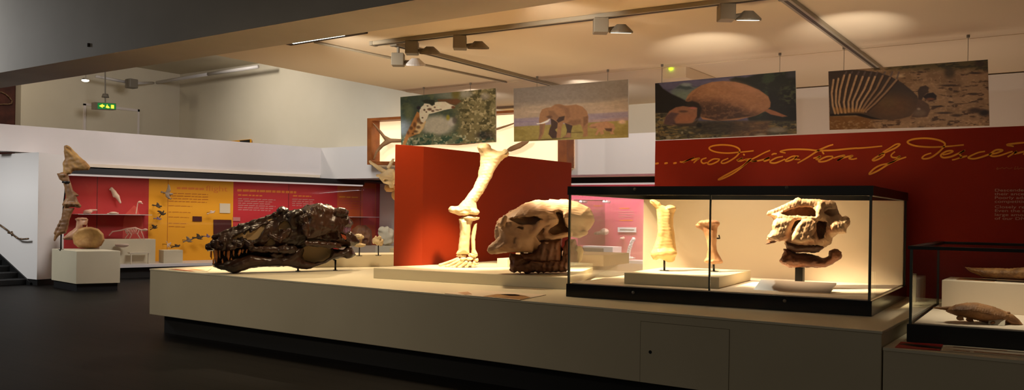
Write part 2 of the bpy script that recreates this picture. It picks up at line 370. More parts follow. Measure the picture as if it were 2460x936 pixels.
# white bulkheads above the showcases
BL_ = lambda y, o: (-18.18 + (y - 8.07) * .195 - o, y)
struct('wall_bulkhead_left', MB().prism([BL_(8.85, 0), BL_(15.36, 0), BL_(15.36, .4), BL_(8.85, .4)], 2.50, 3.22).prism([BL_(8.03, 0), BL_(8.85, 0), BL_(8.85, .4), BL_(8.03, .4)], 2.675, 3.22), 'whiteb', 'long white bulkhead above the red and yellow showcase')
bk = MB().box((-16.78, 15.36, 2.40), (-6.2, 15.99, 3.22)).box((-6.2, 15.3, 2.40), (4.5, 15.99, 3.88))
struct('wall_bulkhead_back', bk, 'white', 'white bulkhead along the back wall behind the framed fish')
struct('trim_2', MB().prism([BL_(8.9, -.06), BL_(15.3, -.06), BL_(15.3, .9), BL_(8.9, .9)], 2.43, 2.50), 'cream', 'pale ledge under the left bulkhead')
struct('trim_3', qbox((-16.5, 15.99, 2.42), (-3.0, 17.9, 2.50)), 'ceil', 'beige soffit under the back bulkhead')
# door in the gallery wall
a = P(329, 264, X=-24.0)
dm = MB().box((-24.0, a[1] - 1.6, 0), (-23.97, a[1], a[2] - .05)); struct('door_1', dm, 'void', 'cream flush door in the far gallery wall')
fm = MB().box((-24.0, a[1], 0), (-23.95, a[1] + .06, a[2] + .02)).box((-24.0, a[1] - 1.66, a[2] - .05), (-23.95, a[1] + .06, a[2] + .02)).box((-24.0, a[1] - 1.66, 0), (-23.95, a[1] - 1.6, a[2]))
struct('trim_4', fm, 'whiteb', 'frame round the gallery door')

# stair wall, stairs and rail
sy0, sy1 = 8.31, 8.84
struct('wall_stair', MB().add([(-30, sy0, .0), (-17.09, sy0, .12), (-17.09, sy0, 2.63), (-30, sy0, 2.66), (-30, sy1, 0), (-17.12, sy1, .12), (-17.12, sy1, 2.6), (-30, sy1, 2.66)],
       [(0, 1, 2, 3), (7, 6, 5, 4), (0, 4, 5, 1), (1, 5, 6, 2), (2, 6, 7, 3), (3, 7, 4, 0)]), 'white')
struct('baseboard_stair', qbox((-17.6, sy0 + .02, 0), (-17.11, sy1, .12)), 'kick')
st = MB()
for k in range(7): st.box((-17.45 - .34 * (k + 1), 6.95, 0), (-17.45 - .34 * k if k else -17.45, sy0 - .005, .115 * (k + 1)))
struct('stairs', st, 'stepm', 'black stairs rising to the left beside the white wall', .01)
sk = MB().slab([(-17.30, sy0 - .03, .0), (-17.30, sy0 - .03, .05), (-20.6, sy0 - .03, 1.36), (-20.6, sy0 - .03, 0)], (0, .03, 0))
struct('baseboard_stairside', sk, 'stepm', 'black sloping skirting board along the stair wall')
t = thing('handrail', 'bronze handrail on a round bracket on the white stair wall', 'handrail', tuple(P(45, 573, Y=sy0 - .07)))
pts = [P(x, y, Y=sy0 - .08) for x, y in ((-60, 497), (-20, 526), (18, 553), (32, 564), (44, 573), (56, 574), (68, 573))]
part('rail', MB().tube(pts, .018), 'rail', t, True)
b = P(19, 558, Y=sy0 - .08); part('bracket', MB().cyl(b, b + np.array([0, .085, -.02]), .022).cyl(b + np.array([0, .075, -.02]), b + np.array([0, .08, -.02]), .05), 'rail', t, True)

# cable loop on the brick wall
cp = [P(x, y, X=-24.3) for x, y in ((-8, 220), (4, 221), (14, 226), (23, 234), (29, 242), (28, 248), (20, 250), (8, 250), (-8, 251))]
top('cable', MB().tube(cp, .018, 6), 'cable', 'pale cable loop hanging on the dark brick wall', 'cable', smooth=True)

# gallery pipe rails and fittings
pa = [P(620, 160, Y=15.2), P(500, 178, Y=15.2), P(370, 199, Y=15.2)]
top('ceiling_pipe', MB().tube(pa, .05, 8), 'silver', 'grey pipe rail under the gallery ceiling along the back wall', 'pipe', smooth=True)
pb = [P(230, 183, X=-23.0), P(318, 200, X=-23.0), P(372, 199, Y=15.2)]
top('ceiling_pipe', MB().tube(pb, .04, 8), 'silver', 'pale pipe rail under the gallery ceiling beside the exit sign', 'pipe', smooth=True)
b = P(316, 201, X=-22.8); top('junction_box', MB().box(b - .13, b + .13), 'grey', 'small grey box on the gallery pipe rail', 'box', bevel=.02)
t = thing('pendant_lamp', 'small lit disc lamp hanging just below the grey beam', 'lamp', tuple(P(205, 194, Y=9.5)))
b = P(205, 193, Y=9.5); part('lamp_shade', MB().cyl(b + [0, 0, .012], b + [0, 0, .05], .075, .04), 'lampw', t, True)
part('bulb', MB().ball(b, (.075, .075, .03)), 'led', t, True); part('stem', MB().cyl(b + [.02, 0, .04], b + [.02, 0, 5.85 - b[2]], .008), 'grey', t)
# exit sign
d0 = P(255, 254, X=-22.6)
t = thing('exit_sign', 'green and yellow lit exit sign hanging on a rod', 'sign', tuple(d0))
def ex(x, y, dx=0.): return P(x, y, X=-22.6 + dx)
c4 = [ex(228, 245), ex(279, 248), ex(279, 264), ex(228, 262)]
part('housing', MB().slab(c4, (-.18, 0, 0)), 'lampw', t)
g4 = [ex(235, 247, .01), ex(278, 249, .01), ex(278, 262.5, .01), ex(235, 261, .01)]
part('sign_face', MB().slab(g4, (-.02, 0, 0)), 'exitg', t)
def sg(poly): return MB().slab([ex(x, y, .02) for x, y in poly], (-.012, 0, 0))
part('arrow', sg([(238, 254), (247, 249.5), (247, 252), (251, 252), (251, 256), (247, 256), (247, 259)]), 'exity', t)
r = MB(); 
for pl in ([(254, 258), (256, 253.5), (259, 253), (262, 256), (264, 259), (260, 260)], [(256, 252.5), (257.5, 250.5), (259.5, 252)]): r.slab([ex(x, y, .02) for x, y in pl], (-.012, 0, 0))
part('running_figure', r, 'exity', t); part('doorway_symbol', sg([(267, 251.5), (274, 252), (274, 260.8), (267, 260.3)]), 'exity', t)
part('rod', MB().cyl(ex(253, 246, -.05), (ex(253, 246)[0] - .05, ex(253, 246)[1], 5.85), .018), 'grey', t)
b = ex(253, 234, -.05); part('canopy', MB().cyl(b, b + [0, 0, .1], .1, .07), 'grey', t, True)
# picture corner showing over the bulkhead
b = P(570, 338, Y=15.9); pk = [P(540, 340, Y=15.9), P(601, 334, Y=15.9), P(601, 360, Y=15.9), P(540, 360, Y=15.9)]
t = thing('wall_picture', 'orange and black picture just showing above the left bulkhead', 'picture', tuple(P(570, 360, Y=15.9)))
part('board', MB().slab(pk, (0, .05, 0)), 'syel', t)
part('print', MB().slab([P(x, y, Y=15.895) for x, y in ((575, 337.5), (600, 335), (600, 352), (586, 352))], (0, .004, 0)), 'trim', t)

# red partition with the quotation
RY = 8.95
rw = MB().box((-4.17, RY, .801), (3.2, RY + .18, 2.425))
RW = struct('wall_right', rw, 'red', 'dark red partition lettered with gold handwriting')
struct('wall_partition_back', qbox((-4.26, RY + .2, .801), (3.2, RY + .32, 2.40)), 'white', 'white board edge behind the red partition')

def ribbon(mb, pts, width, Yp=RY - .004, sub=6):
    pts = [np.array(p, float) for p in pts]; out = []
    q = [pts[0] * 2 - pts[1]] + pts + [pts[-1] * 2 - pts[-2]]
    for i in range(1, len(q) - 2):
        for k in range(sub):
            t = k / sub; p0, p1, p2, p3 = q[i - 1:i + 3]
            out.append(.5 * (2 * p1 + (p2 - p0) * t + (2 * p0 - 5 * p1 + 4 * p2 - p3) * t * t + (3 * p1 - p0 - 3 * p2 + p3) * t ** 3))
    out.append(pts[-1]); w3 = [P(x, y, Y=Yp) for x, y in out]; n = len(w3); v = []; 
    for i in range(n):
        d = w3[min(i + 1, n - 1)] - w3[max(i - 1, 0)]; d /= (np.linalg.norm(d) + 1e-9)
        nn = np.array([-d[2], 0, d[0]]); ww = width * (.55 + .45 * abs(math.sin(math.pi * (.15 + .7 * i / (n - 1)))))
        for sgn in (1, -1):
            for y in (0, .003): v.append(w3[i] + nn * ww * sgn / 2 + np.array([0, y, 0]))
    f = []
    for i in range(n - 1):
        a = 4 * i; f += [(a, a + 2, a + 6, a + 4), (a + 1, a + 5, a + 7, a + 3), (a, a + 4, a + 5, a + 1), (a + 2, a + 3, a + 7, a + 6)]
    mb.add(v, f)
S1 = lambda l: zz(l, 1560, 330, 8.508)
S2 = lambda l: zz(l, 1800, 330, 8.508)
S3 = lambda l: zz(l, 2050, 310, 8.508)
S4 = lambda l: zz(l, 2240, 310, 8.509)
mb = MB()
for c in ((155, 530), (340, 524), (522, 522)):
    p = S1([c])[0]; ribbon(mb, [(p[0] - 4, p[1] + .8), (p[0], p[1]), (p[0] + 4, p[1] - .8)], .022)
word = [S1([(620, 495), (670, 500), (760, 475), (925, 405)]), S1([(690, 518), (800, 460), (920, 412)]), S1([(905, 520), (960, 465), (1030, 418)]), S1([(860, 470), (930, 440), (1020, 420)]),
 S1([(1165, 415), (1080, 445), (1060, 490), (1100, 528), (1160, 515), (1190, 515)]), S1([(1440, 440), (1310, 440), (1200, 508), (1210, 545), (1290, 538), (1400, 485), (1440, 442)]),
 S1([(1612, 425), (1500, 470), (1468, 510), (1505, 528), (1600, 500), (1760, 400), (1838, 305), (1830, 230), (1700, 170), (1500, 150), (1310, 168), (1222, 210), (1265, 262), (1400, 303), (1600, 318), (1800, 304), (2000, 285), (2130, 270)]),
 S1([(1780, 465), (1905, 418), (1812, 472), (1860, 482), (1960, 450)]), S1([(1920, 335), (1945, 365)]),
 S1([(2200, 482), (2090, 478), (1960, 452), (2080, 432)]) , S2([(425, 262), (310, 310), (150, 395), (0, 472)]) + S1([(1900, 580), (1700, 692), (1500, 800), (1408, 862), (1520, 830), (1700, 740), (1850, 640), (1980, 530), (2080, 440)]),
 S2([(40, 492), (160, 478), (290, 450), (420, 408), (318, 450), (310, 484), (420, 450)]), S2([(455, 355), (500, 332), (560, 330)]), S2([(688, 388), (560, 412), (435, 480), (440, 515), (530, 520), (640, 482), (730, 440)]),
 S2([(1015, 382), (880, 385), (745, 460), (770, 484), (870, 452), (975, 395), (930, 440), (1040, 452)]), S2([(1715, 143), (1600, 180), (1400, 272), (1200, 402), (985, 525)]),
 S2([(740, 315), (632, 288), (760, 252), (950, 240), (1200, 246), (1400, 265), (1700, 260), (2000, 232), (2180, 218)]) + S3([(100, 388), (300, 374), (590, 345)]),
 S2([(1310, 425), (1460, 382), (1365, 440), (1430, 455)]), S2([(1490, 285), (1525, 340)]), S2([(1705, 382), (1570, 395), (1430, 465), (1440, 496), (1560, 482), (1690, 425), (1705, 385)]),
 S2([(1720, 420), (1850, 380), (1950, 365), (1870, 430), (1795, 475), (1890, 425), (2030, 385), (2115, 372), (2040, 425), (2110, 442), (2200, 425)])]
for l in word: ribbon(mb, l, .017)
part('lettering', mb, 'gold', RW)
mb = MB()
for l in [S3([(600, 470), (740, 390), (870, 310), (950, 308), (880, 370), (760, 430), (620, 490), (480, 565), (395, 625), (430, 640), (540, 600), (630, 530), (600, 490), (520, 540)]),
 S3([(850, 458), (775, 525), (795, 572), (880, 580), (955, 552), (850, 640), (700, 725), (500, 850), (325, 920), (420, 810), (560, 735), (750, 690), (900, 630), (1080, 568)])]: ribbon(mb, l, .017)
part('lettering', mb, 'gold', RW)
mb = MB()
for l in [S3([(1592, 488), (1465, 530), (1405, 585), (1455, 606), (1580, 580), (1720, 490), (1840, 372), (1868, 290), (1740, 222), (1500, 186), (1250, 200), (1112, 250), (1150, 302), (1300, 346), (1550, 365), (1800, 360), (2000, 346)]) + S4([(420, 342), (640, 320)]),
 S4([(210, 525), (330, 498), (412, 460), (390, 440), (280, 455), (172, 530), (225, 580), (380, 560), (520, 500), (665, 434), (560, 500), (590, 562), (480, 612), (400, 628)]), S4([(560, 585), (710, 545)]),
 S4([(1075, 452), (930, 480), (765, 555), (740, 590), (850, 605), (1000, 570), (1170, 512), (1300, 490), (1425, 440), (1400, 420), (1290, 430), (1180, 512), (1230, 552), (1370, 540), (1560, 478), (1640, 455)]),
 S4([(1535, 568), (1640, 505), (1725, 455), (1680, 500), (1840, 465), (1900, 450), (1860, 520)]), S4([(1662, 350), (1522, 320), (1700, 290), (1900, 272)])]: ribbon(mb, l, .017)
part('lettering', mb, 'gold', RW)
mb = MB()
for l in [[(2393, 405), (2397, 402), (2395, 407), (2402, 403)], [(2402, 405), (2408, 402), (2412, 405), (2418, 402), (2424, 405), (2432, 402)], [(2440, 399), (2437, 406), (2444, 404)], [(2445, 399), (2446, 406), (2452, 403), (2460, 405)]]: ribbon(mb, l, .007)
part('attribution_lettering', mb, 'dimtext', RW, label='small dim orange handwriting')

def text_mesh(txt, height, xs, m, parent, origin, name, xdir=(1, 0, 0), zdir=(0, 0, 1)):
    cu = bpy.data.curves.new('text', 'FONT'); cu.body = txt; cu.size = height; cu.extrude = .0
    o = bpy.data.objects.new('text', cu); COL.objects.link(o)
    dg = bpy.context.evaluated_depsgraph_get(); me = bpy.data.meshes.new_from_object(o.evaluated_get(dg))
    v = [np.array(origin) + np.array(xdir) * p.co.x * xs + np.array(zdir) * p.co.y for p in me.vertices]; f = [tuple(p.vertices) for p in me.polygons]
    bpy.data.objects.remove(o); bpy.data.meshes.remove(me)
    return mesh_obj(name, v, f, m, parent)
for k, (ln, y) in enumerate((('Descendents', 459.5), ('their ancestors', 468.5), ('Poorly adapted', 477.5), ('competition', 486.5), ('Closely related', 499.5), ('Even the most', 508.5), ('large amount', 518), ('of our DNA', 527))):
    text_mesh(ln, .036, 1.62, 'text', RW, P(2389, y, Y=RY - .004), 'text_line')

# ================================================================== display platform
ZT = .80
t = thing('display_platform', 'long cream display platform on a recessed black plinth', 'platform', (-5.4, 8, 0)); PLAT = t
part('kick_base', MB().box((-9.55, 6.2, 0), (-1.25, 11.9, .24)), 'kick', t, label='recessed black plinth')
part('body', MB().box((-9.68, 6.075, .232), (-1.15, 12.0, ZT - .02)), 'plat', t, bevel=.006)
part('top_board', MB().box((-9.685, 6.07, ZT - .0199), (-1.145, 12.0, ZT)), 'top', t, bevel=.004)
Yf = 6.075
ad = [P(1540, 770, Y=Yf)[0], P(1752, 785, Y=Yf)[0]]; zt = P(1540, 770, Y=Yf)[2] - .005
gp = MB(); g = .004
gp.box((ad[0] - g, Yf - .0015, .235), (ad[0], Yf + .004, zt)).box((ad[1], Yf - .0015, .235), (ad[1] + g, Yf + .004, zt)).box((ad[0] - g, Yf - .0015, zt), (ad[1] + g, Yf + .004, zt + g))
dr = part('access_door', MB().box((ad[0], Yf - .003, .235), (ad[1], Yf + .004, zt)), 'plat', t, bevel=.001)
part('door_gap', gp, 'gapline', dr, label='thin gap round the access door')
b = P(1562, 845, Y=Yf - .004); part('lock', MB().cyl(b, b + [0, .008, 0], .014), 'black', dr, label='small black lock')
t = thing('display_platform', 'lower cream platform step at far right beneath the armadillo case', 'platform', (1, 8, 0))
part('body', MB().box((-1.14, 6.075, .232), (3.2, 8.6, .672)), 'plat', t, bevel=.006); part('top_board', MB().box((-1.14, 6.07, .6721), (3.2, 8.6, .692)), 'top', t)
part('kick_base', MB().box((-1.14, 6.2, 0), (3.2, 8.6, .231)), 'kick', t, label='recessed black plinth')
top('display_platform', MB().box((-1.14, 8.61, .0), (3.2, 12.0, .80)), 'top', 'cream ledge behind the low armadillo case under the red wall', 'platform')

# risers on the platform
fl, fr_ = P(897, 668, Z=ZT), P(1362, 695, Z=ZT)
bl = P(897, 668, Z=ZT) + np.array([-.25, 4.4, 0]); br = fr_ + np.array([-1.6, 4.2, 0])
sl = [(fl[0], fl[1]), (fr_[0], fr_[1]), (br[0], br[1]), (bl[0], bl[1])]
top('display_riser', MB().prism(sl, ZT, ZT + .12), 'top', 'low wide cream riser under the leg bones and pale skull', 'riser', bevel=.005)
ZS = ZT + .12
a1 = P(800, 641, Z=ZT); a2 = P(946, 637, Z=ZT); z1 = P(800, 617, X=a1[0], Y=None)[2] if False else None
hgt = .17
rl = P(722, 642.5, Z=ZT); rp = [(rl[0], rl[1]), (a2[0] + .34, a2[1] + .12), (a2[0] + .05, a2[1] + .55), (rl[0] - .3, rl[1] + .5)]
top('display_riser', MB().prism(rp, ZT, ZT + hgt), 'top', 'cream block behind the dark fossil skull carrying two small fossils', 'riser', bevel=.005); ZR = ZT + hgt
c0 = P(936, 603, Y=9.6); top('display_block', MB().box((c0[0], 9.6, ZR - .02 if False else ZT), (c0[0] + .5, 10.0, c0[2] + .05)), 'top', 'small cream block beside the left edge of the orange panel', 'block', bevel=.004)
r0 = P(1395, 640, Z=ZS); r1 = P(1503, 635, Z=ZS)
z2 = P(1400, 612, Y=r0[1])[2]
top('display_riser', MB().prism([(r0[0] - .9, r0[1] - .1), (r1[0], r1[1] - .6), (r1[0] - .1, r1[1] + .3), (r0[0] - 1.0, r0[1] + .9)], ZS, ZS + .14), 'cream', 'cream plinth seen through the left glass of the large case', 'riser', bevel=.004)
p0 = P(1194, 640, Z=ZS); p1 = P(1238, 640, Z=ZS)
top('label_block', MB().box((p0[0], p0[1] + .0, ZS), (p1[0], p0[1] + .45, ZS + .1)), 'cream', 'small pale block between the leg bones and the pale skull', 'block', bevel=.003)

# orange panel
ob = [P(945, 639, Z=ZS), P(1004, 636, Z=ZS)]
oz = 2.345; e0, e1 = ob[0], ob[1]
ang = np.array([.02, 1., 0]); L = 3.35
quad = [(e0[0], e0[1]), (e1[0] + .08, e1[1] - .02), (e1[0] + .08 + .02 * L, e1[1] + L), (e0[0] + .02 * L, e0[1] + L)]
top('orange_panel', MB().prism(quad, ZS, oz), 'orange', 'tall thick orange panel standing behind the leg bones', 'panel', bevel=.004)

# printed labels lying on the platform top
def flat_print(name, poly, z, m, label, bands):
    t = thing(name, label, 'label', tuple(np.append(np.mean([P(x, y, Z=z)[:2] for x, y in poly], 0), z)))
    part('sheet', MB().slab([P(x, y, Z=z + .002) for x, y in poly], (0, 0, .003)), m, t)
    for k, (pl, mm) in enumerate(bands): part('printed_shape', MB().slab([P(x, y, Z=z + .0055) for x, y in pl], (0, 0, .001)), mm, t)
flat_print('info_label', [(420, 644.3), (508, 645), (498, 651.5), (405, 647)], ZT, 'card', 'flat printed label with orange streaks by the snout of the dark skull',
   [([(412, 646.6), (424, 646.2), (470, 650.4), (462, 650.6)], 'sora'), ([(450, 646), (462, 645.6), (492, 648.2), (478, 648.6)], 'lineo')])
flat_print('info_label', [(1068, 704.5), (1150, 696.5), (1312, 708), (1248, 720.5)], ZT, 'cream', 'flat printed label with brown animal shape at the front edge',
   [([(1160, 711), (1195, 706), (1240, 706.5), (1262, 710), (1275, 714), (1252, 719)], 'vert'), ([(1196, 706), (1238, 706.2), (1256, 709.8), (1225, 710)], 'limb'), ([(1100, 702.5), (1124, 700), (1134, 706), (1118, 707.5)], 'bonered')])
flat_print('info_label', [(2150, 834), (2164, 821), (2266, 827), (2258, 842)], .692, 'sred', 'red printed label with dark band before the armadillo case',
   [([(2160, 826), (2176, 824), (2262, 833), (2260, 837.5), (2200, 832)], 'trim'), ([(2190, 829.5), (2220, 831), (2246, 836), (2225, 834)], 'linew')])
flat_print('info_label', [(2260, 842.5), (2274, 829), (2520, 848), (2520, 861)], .692, 'card', 'long beige text label running along the edge of the lower platform',
   [([(2290, 839.5), (2330, 842.5), (2330, 844), (2290, 841)], 'bonered'), ([(2290, 832), (2420, 841.5), (2420, 843), (2290, 833.5)], 'bonered'), ([(2340, 843), (2460, 852.5), (2460, 854.5), (2340, 845)], 'bonered')])

# plinth at left
pl = [P(130, 690, Z=0)[:2], P(182, 700, Z=0)[:2], P(285, 697, Z=0)[:2]]
pl = [np.array((-16.48, 8.34)), np.array((-15.40, 8.19)), np.array((-15.09, 8.86))]; pl.append(pl[0] + pl[2] - pl[1])
pl[0] = np.array((-16.60, 8.345)); pl[3] = np.array((-16.30, 9.02)); cc = sum(pl) / 4
t = thing('display_plinth', 'cream square plinth at left carrying the tall brown limb fossil', 'plinth', (cc[0], cc[1], 0))
part('body', MB().prism([tuple(p) for p in pl], .14, .745), 'plat', t, bevel=.005); part('kick_base', MB().prism([tuple(cc + (p - cc) * .93) for p in pl], 0, .141), 'kick', t, label='recessed black base')
PC = cc

# ================================================================== glass cases
def frame_case(root, q, z0, zb, zt_, z1, base='blackgloss', back=None, seam=None, topm='black'):
    q = [np.array(p, float) for p in q]; c = sum(q) / 4
    ins = lambda s_: [tuple(c + (p - c) * s_) for p in q]
    part('base', MB().prism(ins(1.0), z0, zb), base, root, bevel=.004)
    part('case_floor', MB().prism(ins(.97), zb, zb + .008), 'cream', root)
    if back is not None: part('back_panel', MB().prism([tuple(x) for x in back], zb + .008, zt_), 'cream', root)
    gi = [np.array(p) for p in ins(.985)]
    for i in range(4):
        a, b = gi[i], gi[(i + 1) % 4]; d = (b - a) / np.linalg.norm(b - a); nrm = np.array([d[1], -d[0]])
        if i == 2 and back is not None: continue
        part('glass_pane', MB().prism([tuple(a), tuple(b), tuple(b - nrm * .008), tuple(a - nrm * .008)], zb + .008, zt_), 'glass', root)
    for p in gi: part('corner_strip', MB().prism([(p[0] - .009, p[1] - .009), (p[0] + .009, p[1] - .009), (p[0] + .009, p[1] + .009), (p[0] - .009, p[1] + .009)], zb, zt_), 'post', root)
    if topm:
        o = ins(1.0); n = ins(.955); r = MB()
        for i in range(4):
            j = (i + 1) % 4; r.hexa([(*o[i], zt_), (*o[j], zt_), (*n[j], zt_), (*n[i], zt_)], [(*o[i], z1), (*o[j], z1), (*n[j], z1), (*n[i], z1)])
        tp = part('top_frame', r, topm, root); part('top_glass', MB().prism(n, z1 - .02, z1 - .01), 'glass', tp)
    return gi
Q = [(-3.965, 6.64), (-1.385, 6.92), (-1.455, 8.84), (-4.10, 8.56)]
CASE = thing('display_case', 'large black framed glass case holding two bones and a fossil skull', 'display case', (-2.7, 7.7, ZT))
BQ = [np.array((-4.08, 8.52)), np.array((-1.48, 8.80)), np.array((-1.48, 8.76)), np.array((-4.08, 8.48))]
gi = frame_case(CASE, Q, ZT, .92, 1.735, 1.812, back=[BQ[3], BQ[2], BQ[1], BQ[0]])
s0 = P(1700, 560, Y=6.64 + .28 * .385 )
fa, fb = np.array(Q[0]), np.array(Q[1]); k = .44
sp = P(1700, 700, Y=6.76); spx = sp[0]; spy = np.interp(spx, [fa[0], fb[0]], [fa[1], fb[1]]) + .016
part('glass_seam', MB().box((spx - .007, spy - .008, .928), (spx + .007, spy + .004, 1.735)), 'post', CASE, label='vertical joint between the front panes')
for k, (x, y) in enumerate(((1521, 702), (1885, 722), (1525, 454), (1890, 450))):
    xx = P(x, y, Y=6.75)[0]; yy = np.interp(xx, [fa[0], fb[0]], [fa[1], fb[1]]); b = P(x, y, Y=yy - .002)
    part('lock', MB().cyl(b + [0, .008, 0], b - [0, .004, 0], .014), 'grey', CASE, True)
LC = thing('display_case', 'low glass case at right edge holding an armadillo', 'display case', (.3, 7.4, .692))
QL = [(-1.06, 6.46), (1.9, 6.75), (1.85, 8.45), (-1.12, 8.2)]
frame_case(LC, QL, .692, .82, 1.345, 1.368, base='black')
b = P(2362, 799, Y=6.53); part('lock', MB().cyl(b + [0, .008, 0], b - [0, .004, 0], .013), 'grey', LC, True)
# things standing in the low case
x0 = P(2262, 720, Y=8.0)[0]; zb = P(2264, 668, Y=7.55)[2]
t = thing('display_riser', 'cream box in the low case carrying the scaly carapace piece', 'riser', (x0 + 1, 7.8, .828))
xb = P(2262, 720, Y=7.6)[0]
part('box', MB().box((xb, 7.6, .828), (1.4, 8.1, P(2264, 672, Y=7.6)[2])), 'cream', t, bevel=.004); zbx = P(2264, 672, Y=7.6)[2]
part('recess', MB().box((xb + .09, 7.72, zbx), (xb + .36, 7.95, zbx + .003)), 'limb', t, label='shallow brown recess in the box top')
top('upright_card', MB().box((P(2188, 700, Y=8.1)[0], 8.1, .828), (P(2200, 700, Y=8.1)[0], 8.14, P(2195, 657, Y=8.1)[2])), 'card', 'narrow pale upright card at the left end of the low case', 'card')
b = P(2374, 779, Z=.83); top('label_card', MB().slab([b, b + [.1, 0, 0], b + [.1, .03, .035], b + [0, .03, .035]], (0, .012, .004)), 'card', 'tiny white label card in front of the armadillo', 'card')
# things standing in the large case
e = [P(1499, 681, Z=.928), P(1727, 693, Z=.928), P(1803, 673, Z=.928)]; e.append(e[0] + e[2] - e[1])
zt3 = .928 + .10
top('display_riser', MB().prism([tuple(p[:2]) for p in e], .928, zt3), 'top', 'low cream block under the two bones in the large case', 'riser', bevel=.004)
lb = [P(1808, 697, Z=.935), P(1990, 707, Z=.935), P(2008, 675, Z=1.03), P(1825, 671, Z=1.03)]
lb = [P(1808, 698, Y=7.15), P(1990, 706, Y=7.28), P(2009, 679, Y=7.45), P(1828, 671, Y=7.32)]
t = thing('label_stand', 'sloping clear label stand in front of the fossil skull', 'label stand', tuple(np.append(np.mean(lb, 0)[:2], .93)))
part('label_plate', MB().slab(lb, (0, .01, -.012)), 'plate', t)
ls = MB().slab([lb[0] + [.12, .06, -.005], lb[1] + [-.12, .06, -.005], lb[1] + [-.12, .06, -(lb[1][2] - .929)], lb[0] + [.12, .06, -(lb[0][2] - .929)]], (0, .02, 0)); part('foot', ls, 'trim', t)

# ================================================================== ceiling fittings
def track(name, a, b, wd, label, zt_=3.898, h=.05):
    a = np.array(a[:2]); b = np.array(b[:2]); d = (b - a) / np.linalg.norm(b - a); n = np.array([-d[1], d[0]]) * wd / 2
    t = thing(name, label, 'track', (*((a + b) / 2), zt_))
    part('channel', MB().prism([tuple(a - n), tuple(b - n), tuple(b + n), tuple(a + n)], zt_ - h, zt_), 'track', t, bevel=.003)
    m = n * .35; part('slot', MB().prism([tuple(a - m), tuple(b - m), tuple(b + m), tuple(a + m)], zt_ - h - .003, zt_ - h), 'trackd', t, label='dark slot')
    part('end_cap', MB().prism([tuple(a - n * 1.1 - d * .03), tuple(a - n * 1.1 + d * .02), tuple(a + n * 1.1 + d * .02), tuple(a + n * 1.1 - d * .03)], zt_ - h - .004, zt_), 'lampw', t)
    return t
ta, tb = P(898, 109, Z=3.85), P(1822, 0, Z=3.85)
track('lighting_track', ta, tb + (tb - ta) * .35, .11, 'long grey lighting track running along beside the beam, with the lit lamps')
a, b = P(948, 110, Z=3.85), P(1310, 204, Z=3.85)
track('lighting_track', a, (a[0] - .02, 15.2), .11, 'lighting track running back toward the framed fish from the track corner')
a = P(1885, 0, Z=3.85); b = P(2100, 160, Z=3.85)
track('lighting_track', a, b + (b - a) * .5, .11, 'lighting track at right crossing the bright patch above the armadillo picture')
a, b = P(755, 101, Z=3.88), P(1265, 209, Z=3.88)
top('conduit', MB().tube([(a[0], a[1], 3.88), (b[0], 12.15, 3.88)], .016), 'track', 'thin conduit on the ceiling left of the tracks', 'conduit', smooth=True)

def lamp(base, label, lit, whitehead=False, drop=0.):
    b = np.array(base, float); b[2] = 3.843 - drop
    t = thing('spotlight', label, 'spotlight', tuple(b), 'track spotlights')
    r = np.array([_cy, _sy, 0]); fwd = np.array([-_sy, _cy, 0])
    def loc(u, v, z): return b + r * u + fwd * v + np.array([0, 0, z])
    g = .085
    part('gear_box', MB().hexa([loc(-g, -g, -.17), loc(g, -g, -.17), loc(g, g, -.17), loc(-g, g, -.17)], [loc(-g, -g, 0), loc(g, -g, 0), loc(g, g, 0), loc(-g, g, 0)]), 'lampw', t, bevel=.008)
    part('yoke', MB().cyl(loc(.06, 0, -.13), loc(.16, 0, -.115), .03), 'lampw', t, True)
    if drop: part('stem', MB().cyl(b, b + [0, 0, drop], .02), 'lampw', t)
    n = 22; cx = .22; tv = np.array([0, .21, -1.0]); tv /= np.linalg.norm(tv)
    def ax(k): return loc(cx + .02, 0, -.09) + (fwd * tv[1] + np.array([0, 0, tv[2]])) * k
    hd = part('lamp_head', MB().cyl(ax(-.03), ax(0), .05, .085, n).cyl(ax(0), ax(.05), .085, .14, n).cyl(ax(.05), ax(.07), .14, .14, n), 'white' if whitehead else 'lampw', t)
    part('lens', MB().cyl(ax(.0702), ax(.073), .12, .12, n), 'led' if lit else 'lens', hd)
    return t
lamp(P(1105, 92, Y=8.55), 'unlit grey track spotlight hanging above the giraffe picture', False)
lamp(P(990, 104, Y=8.50), 'unlit grey track spotlight at the left end of the long track', False)
lamp(P(1443, 50, Y=8.63), 'lit track spotlight above the elephant picture', True)
lamp(P(1745, 12, Y=8.76), 'lit track spotlight at top centre right near the crossing track', True)
lamp((-7.95, 8.68, 3.85), 'white headed spotlight hanging on a short stem at the track corner', False, True, .09)
# fluorescent fitting
a, b = P(684, 106.5, Y=6.98), P(869, 77, Y=6.98)
t = thing('fluorescent_light', 'slim lit fluorescent fitting fixed along the beam edge', 'light', tuple((a + b) / 2))
part('housing', MB().slab([a, b, b + [0, 0, .03], a + [0, 0, .03]], (0, .1, 0)), 'trackd', t)
for u0, u1 in ((.11, .44), (.45, .78)):
    c0 = a + (b - a) * u0; c1 = a + (b - a) * u1; part('tube', MB().slab([c0 + [0, -.012, -.006], c1 + [0, -.012, -.006], c1 + [0, -.012, .028], c0 + [0, -.012, .028]], (0, .03, 0)), 'tube', t)
